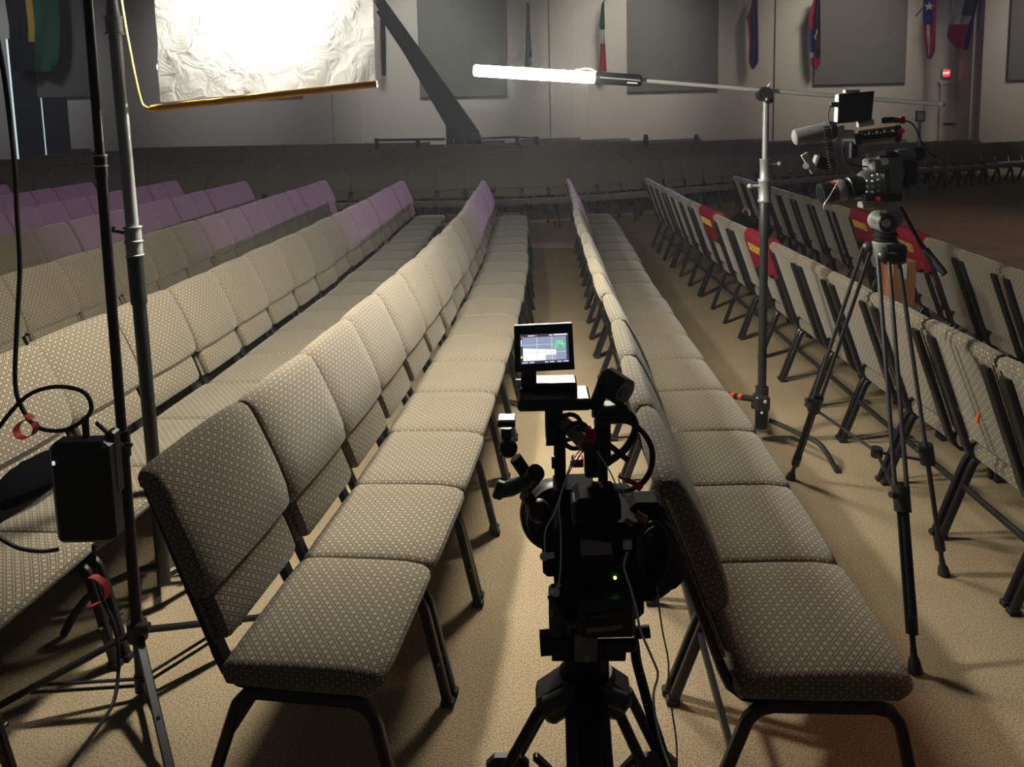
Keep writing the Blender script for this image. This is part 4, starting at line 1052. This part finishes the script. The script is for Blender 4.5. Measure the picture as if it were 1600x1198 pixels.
# lens and body
part('lens', MB().lathe(W(872, 812, 1.62), W(862, 795, 1.92), [(0, .07), (.3, .07), (.32, .075), (.8, .075), (.82, .068), (1, .068)], 30), BLACK, t)
part('matte_ring', MB().lathe(W(866, 806, 1.80), W(863, 800, 1.86), [(0, .082), (.2, .086), (.8, .086), (1, .082)], 34), RUBBER, t)
bd_ = part('body', MB().boxpx(868, 822, 1008, 975, 1.5, .2, .014), MATTE, t)
part('body_side', MB().boxpx(848, 848, 872, 905, 1.53, .15, .01), MATTE, bd_)
part('cage_plate', MB().quad_slab([W(884, 797, 1.54), W(888, 792, 1.54), W(872, 752, 1.6), W(866, 754, 1.6)], .01).boxpx(866, 766, 930, 790, 1.56, .08, .004), MATTE, t)
dm = MB()
for r_ in range(4):
    for c_ in range(6): p = W(880 + c_ * 9 + r_ * 4, 758 + r_ * 7, 1.575 - r_ * .002); dm.sph(p, .0016, 6)
part('cage_holes', dm, CHROME, t, 60)
ey = part('eyecup', MB().boxpx(897, 783, 972, 826, 1.47, .1, .014), MATTE, t)
part('eyecup_rim', MB().boxpx(894, 785, 902, 822, 1.475, .05, .006), pmat('blue_rubber', (.03, .06, .12), .5), ey)
part('grey_label', MB().quad_slab([W(907, 868, 1.498), W(957, 866, 1.498), W(955, 848, 1.498), W(907, 842, 1.498)], .003), LIGHTGREY, bd_, 0)
part('power_led', MB().cyl(W(961, 902.5, 1.494), W(961, 902.5, 1.5), .0035, n=12), GREENLED, bd_)
bt = part('battery', MB().boxpx(903, 940, 994, 1000, 1.46, .07, .008), BLACK, t)
part('battery_slot', MB().quad_slab([W(917, 989, 1.458), W(972, 983, 1.458), W(972, 976, 1.458), W(917, 982, 1.458)], .002), LIGHTGREY, bt, 0)
M = Matrix.Translation(W(935, 963, 1.457)) @ Matrix.Rotation(R(90), 4, 'X') @ Matrix.Rotation(R(3), 4, 'Z')
part('battery_lettering', text_mb('BP-A60', .0115, M), pmat('dark_grey_print', (.1, .1, .1), .5), bt, 0)
part('side_rail', MB().beam(W(858, 930, 1.5), W(890, 990, 1.5), .006, .01).boxpx(862, 964, 874, 974, 1.5, .03).boxpx(858, 930, 880, 1000, 1.53, .05, .008), TRIGREY, t)
sm = MB().sph(W(1022, 870, 1.56), .06, 16, (.95, .9, 1.55)).boxpx(985, 790, 1040, 850, 1.55, .08, .015).boxpx(985, 900, 1030, 945, 1.53, .08, .012)
part('side_grip', sm, MATTE, t)
part('copper_connector', MB().cyl(W(978, 812, 1.5), W(990, 820, 1.49), .0075).cyl(W(994, 803, 1.5), W(1010, 813, 1.49), .0085), pmat('copper_plug', (.28, .12, .06), .4, .6), t)
lp = MB()
for k in range(5):
    cx_, cy_ = 1022 + k * 4, 862 + k * 6
    lp.tube([W(cx_ + (24 + k * 2) * math.cos(a * .35) , cy_ + (46 - k * 3) * math.sin(a * .35), 1.475 + .008 * k + .01 * math.sin(a)) for a in range(18)], .005, 7, closed=True)
part('cable_bundle', lp, RUBBER, t)
# earphones with white cords
ear = thing('earphones', 'white wired earphones draped over the centre camera rig', 'earphones', W(868, 925, 1.46))
part('cord', MB().tube(crv([W(908, 700, 1.52), W(892, 725, 1.5), W(880, 760, 1.49), W(866, 800, 1.47), W(852, 830, 1.46), W(851, 862, 1.46)]), .0016, 5).tube(crv([W(910, 705, 1.52), W(888, 740, 1.5), W(874, 785, 1.49), W(876, 830, 1.46), W(876, 880, 1.46), W(873, 915, 1.46)]), .0016, 5), WHITEPL, ear)
e1_ = part('earbud', MB().sph(W(850, 869, 1.46), .0095, 12, (1, 1, .9)).cyl(W(852, 869, 1.46), W(866, 867, 1.46), .006), WHITEPL, ear)
part('earbud', MB().sph(W(868, 925, 1.46), .0095, 12).cyl(W(873, 912, 1.46), W(870, 922, 1.46), .004), WHITEPL, ear)
solo('plug_lead', MB().boxpx(974, 846, 988, 860, 1.485, .012, .003).tube(crv([W(980, 862, 1.48), W(975, 885, 1.46), W(984, 915, 1.45), W(994, 950, 1.44), W(1001, 985, 1.44), W(1022, 1035, 1.42), W(1028, 1055, 1.42), W(1021, 1090, 1.4), W(1030, 1150, 1.36), W(1048, 1205, 1.3)]), .0026, 6), WHITEPL, 'white lead plugged into the back of the centre camera', 'cable')
solo('thin_lead', MB().tube(crv([W(1027, 915, 1.46), W(1030, 950, 1.45), W(1036, 990, 1.45), W(1044, 1030, 1.45), W(1045, 1075, 1.44), W(1050, 1110, 1.42), W(1057, 1160, 1.38), W(1058, 1210, 1.34)]), .0018, 6), LIGHTGREY, 'thin grey lead hanging from the cable bundle of the centre camera', 'cable')
part('red_strap_cords', MB().tube(crv([W(933, 705, 1.53), W(952, 735, 1.52), W(968, 768, 1.52), W(985, 785, 1.52)]), .0016, 5).tube(crv([W(966, 748, 1.52), W(978, 775, 1.52), W(988, 786, 1.52)]), .0016, 5), WHITEPL, ear)

# ------------------------------------------------------------------ camera crane and railing at the rear
YJ = 21.0
jb = W(714, 228, YJ)
t = thing('camera_crane', 'dark camera crane with a long raised arm before the rear wall', 'camera crane', (jb.x, YJ, .32))
a0, a1 = W(735, 216, YJ), W(575, -25, YJ - 3)
dn = (a1 - a0).normalized(); sdv = Vector((0, 1, 0)); nv = dn.cross(sdv).normalized()
am = part('crane_arm', MB().add([a0 + nv * .42, a0 - nv * .3, a1 - nv * .09, a1 + nv * .09] + [p + Vector((0, .25, 0)) for p in (a0 + nv * .42, a0 - nv * .3, a1 - nv * .09, a1 + nv * .09)], [[0, 1, 2, 3], [7, 6, 5, 4], [0, 4, 5, 1], [1, 5, 6, 2], [2, 6, 7, 3], [3, 7, 4, 0]]), JIBM, t, 0)
part('crane_rod', MB().cyl(W(697, 178, YJ - .1), W(590, 18, YJ - 2.8), .035), DARKMET, am)
part('crane_post', MB().beam(Vector((W(702, 200, YJ).x, YJ, .32)), W(701, 178, YJ), .18, .2, (0, 1, 0)).beam(Vector((W(712, 200, YJ).x, YJ, .32)), W(714, 190, YJ), .16, .2, (0, 1, 0)), JIBM, t)
part('counterweight', MB().boxpx(736, 205, 746, 214, YJ - .1, .3).boxpx(729, 210, 751, 228, YJ - .05, .3), JIBM, t)
part('crane_dolly', MB().cbox((jb.x, YJ, .39), (1.4, 1, .16)), JIBM, t)
t = thing('rear_railing', 'thin dark railing with straps around the camera crane', 'railing', (W(588, 225, YJ - .9).x, YJ - .9, .32))
for px in (588, 653, 808, 838):
    part('post', MB().cyl(Vector((W(px, 225, YJ - .9).x, YJ - .9, .3)), W(px, 216 if px < 700 else 213, YJ - .9), .055), JIBM, t)
part('rail', MB().beam(W(588, 219, YJ - .9), W(695, 217.5, YJ - .9), .03, .07), JIBM, t)
part('rail', MB().beam(W(740, 217, YJ - .9), W(808, 214, YJ - .9), .03, .06), JIBM, t)
part('rail', MB().beam(W(808, 214, YJ - .9), W(838, 216, YJ - .9), .03, .04), JIBM, t)
for px, py, lab in ((1009, 210, 'dark bollard post left of the far right seats'), (1088, 210, 'dark bollard post standing above the far right seats')):
    p = W(px, py, 20.5); solo('bollard_post', MB().lathe((p.x, 20.5, .25), p, [(0, .07), (.9, .07), (1, .05)]), JIBM, lab, 'post')

# ------------------------------------------------------------------ small things on the right rows
mb = MB(); xa, xb = W(1394, 430, 4.75).x, W(1432, 430, 4.75).x
mb.cbox(((xa + xb) / 2, 4.85, (.526 + W(1412, 408, 4.75).z) / 2), (xb - xa, .2, W(1412, 408, 4.75).z - .526), .006, Matrix.Rotation(R(0), 3, 'Z'))
t = thing('cardboard_box', 'brown cardboard box standing on a seat behind the right tripod', 'box', ((xa + xb) / 2, 4.85, .526))
part('carton', mb, CARD, t)
part('tape', MB().cbox(((xa + xb) / 2, 4.749, W(1412, 412, 4.75).z - .05), (.03, .003, .1), .0005), WHITEPL, t, 0)

# tags and gear left on the right rows
p = W(1527, 660, 2.74)
t = thing('orange_tag', 'small orange tag on the back of the nearest right chair', 'tag', p)
part('tag', MB().cyl(p, p + Vector((.003, -.002, .034)), .006, n=8), ORTAPE, t)
part('string', MB().tube(crv([p + Vector((-.05, .05, .04)), p + Vector((-.02, .02, .005)), p, p + Vector((.03, -.02, .01))]), .001, 5), WHITEPL, t)
c = CH[find('D', 1470)]; M0 = Matrix.Translation(c.location) @ Matrix.Rotation(c.rotation_euler.z, 4, 'Z')
q = bk(.36, -.03); P = M0 @ Vector((q.x - .012, .1, q.y))
solo('paper_tag', MB().cbox(P, (.004, .035, .12), .001, Matrix.Rotation(c.rotation_euler.z, 3, 'Z') @ Matrix.Rotation(R(-19), 3, 'Y')), WHITEPL, 'white paper tag hanging on a chair back right of the pan handle', 'tag')
bp_ = Vector((2.8, 9.5, 0))
t = thing('gear_bag', 'black gear bag on the floor between the two right rows', 'bag', bp_)
part('bag_body', MB().cbox(bp_ + Vector((0, 0, .37)), (.26, .6, .74), .08), MATTE, t)
part('bag_handle', MB().tube(crv([bp_ + Vector((0, -.15, .73)), bp_ + Vector((0, -.1, .8)), bp_ + Vector((0, .1, .8)), bp_ + Vector((0, .15, .73))]), .012), CHROME, t)
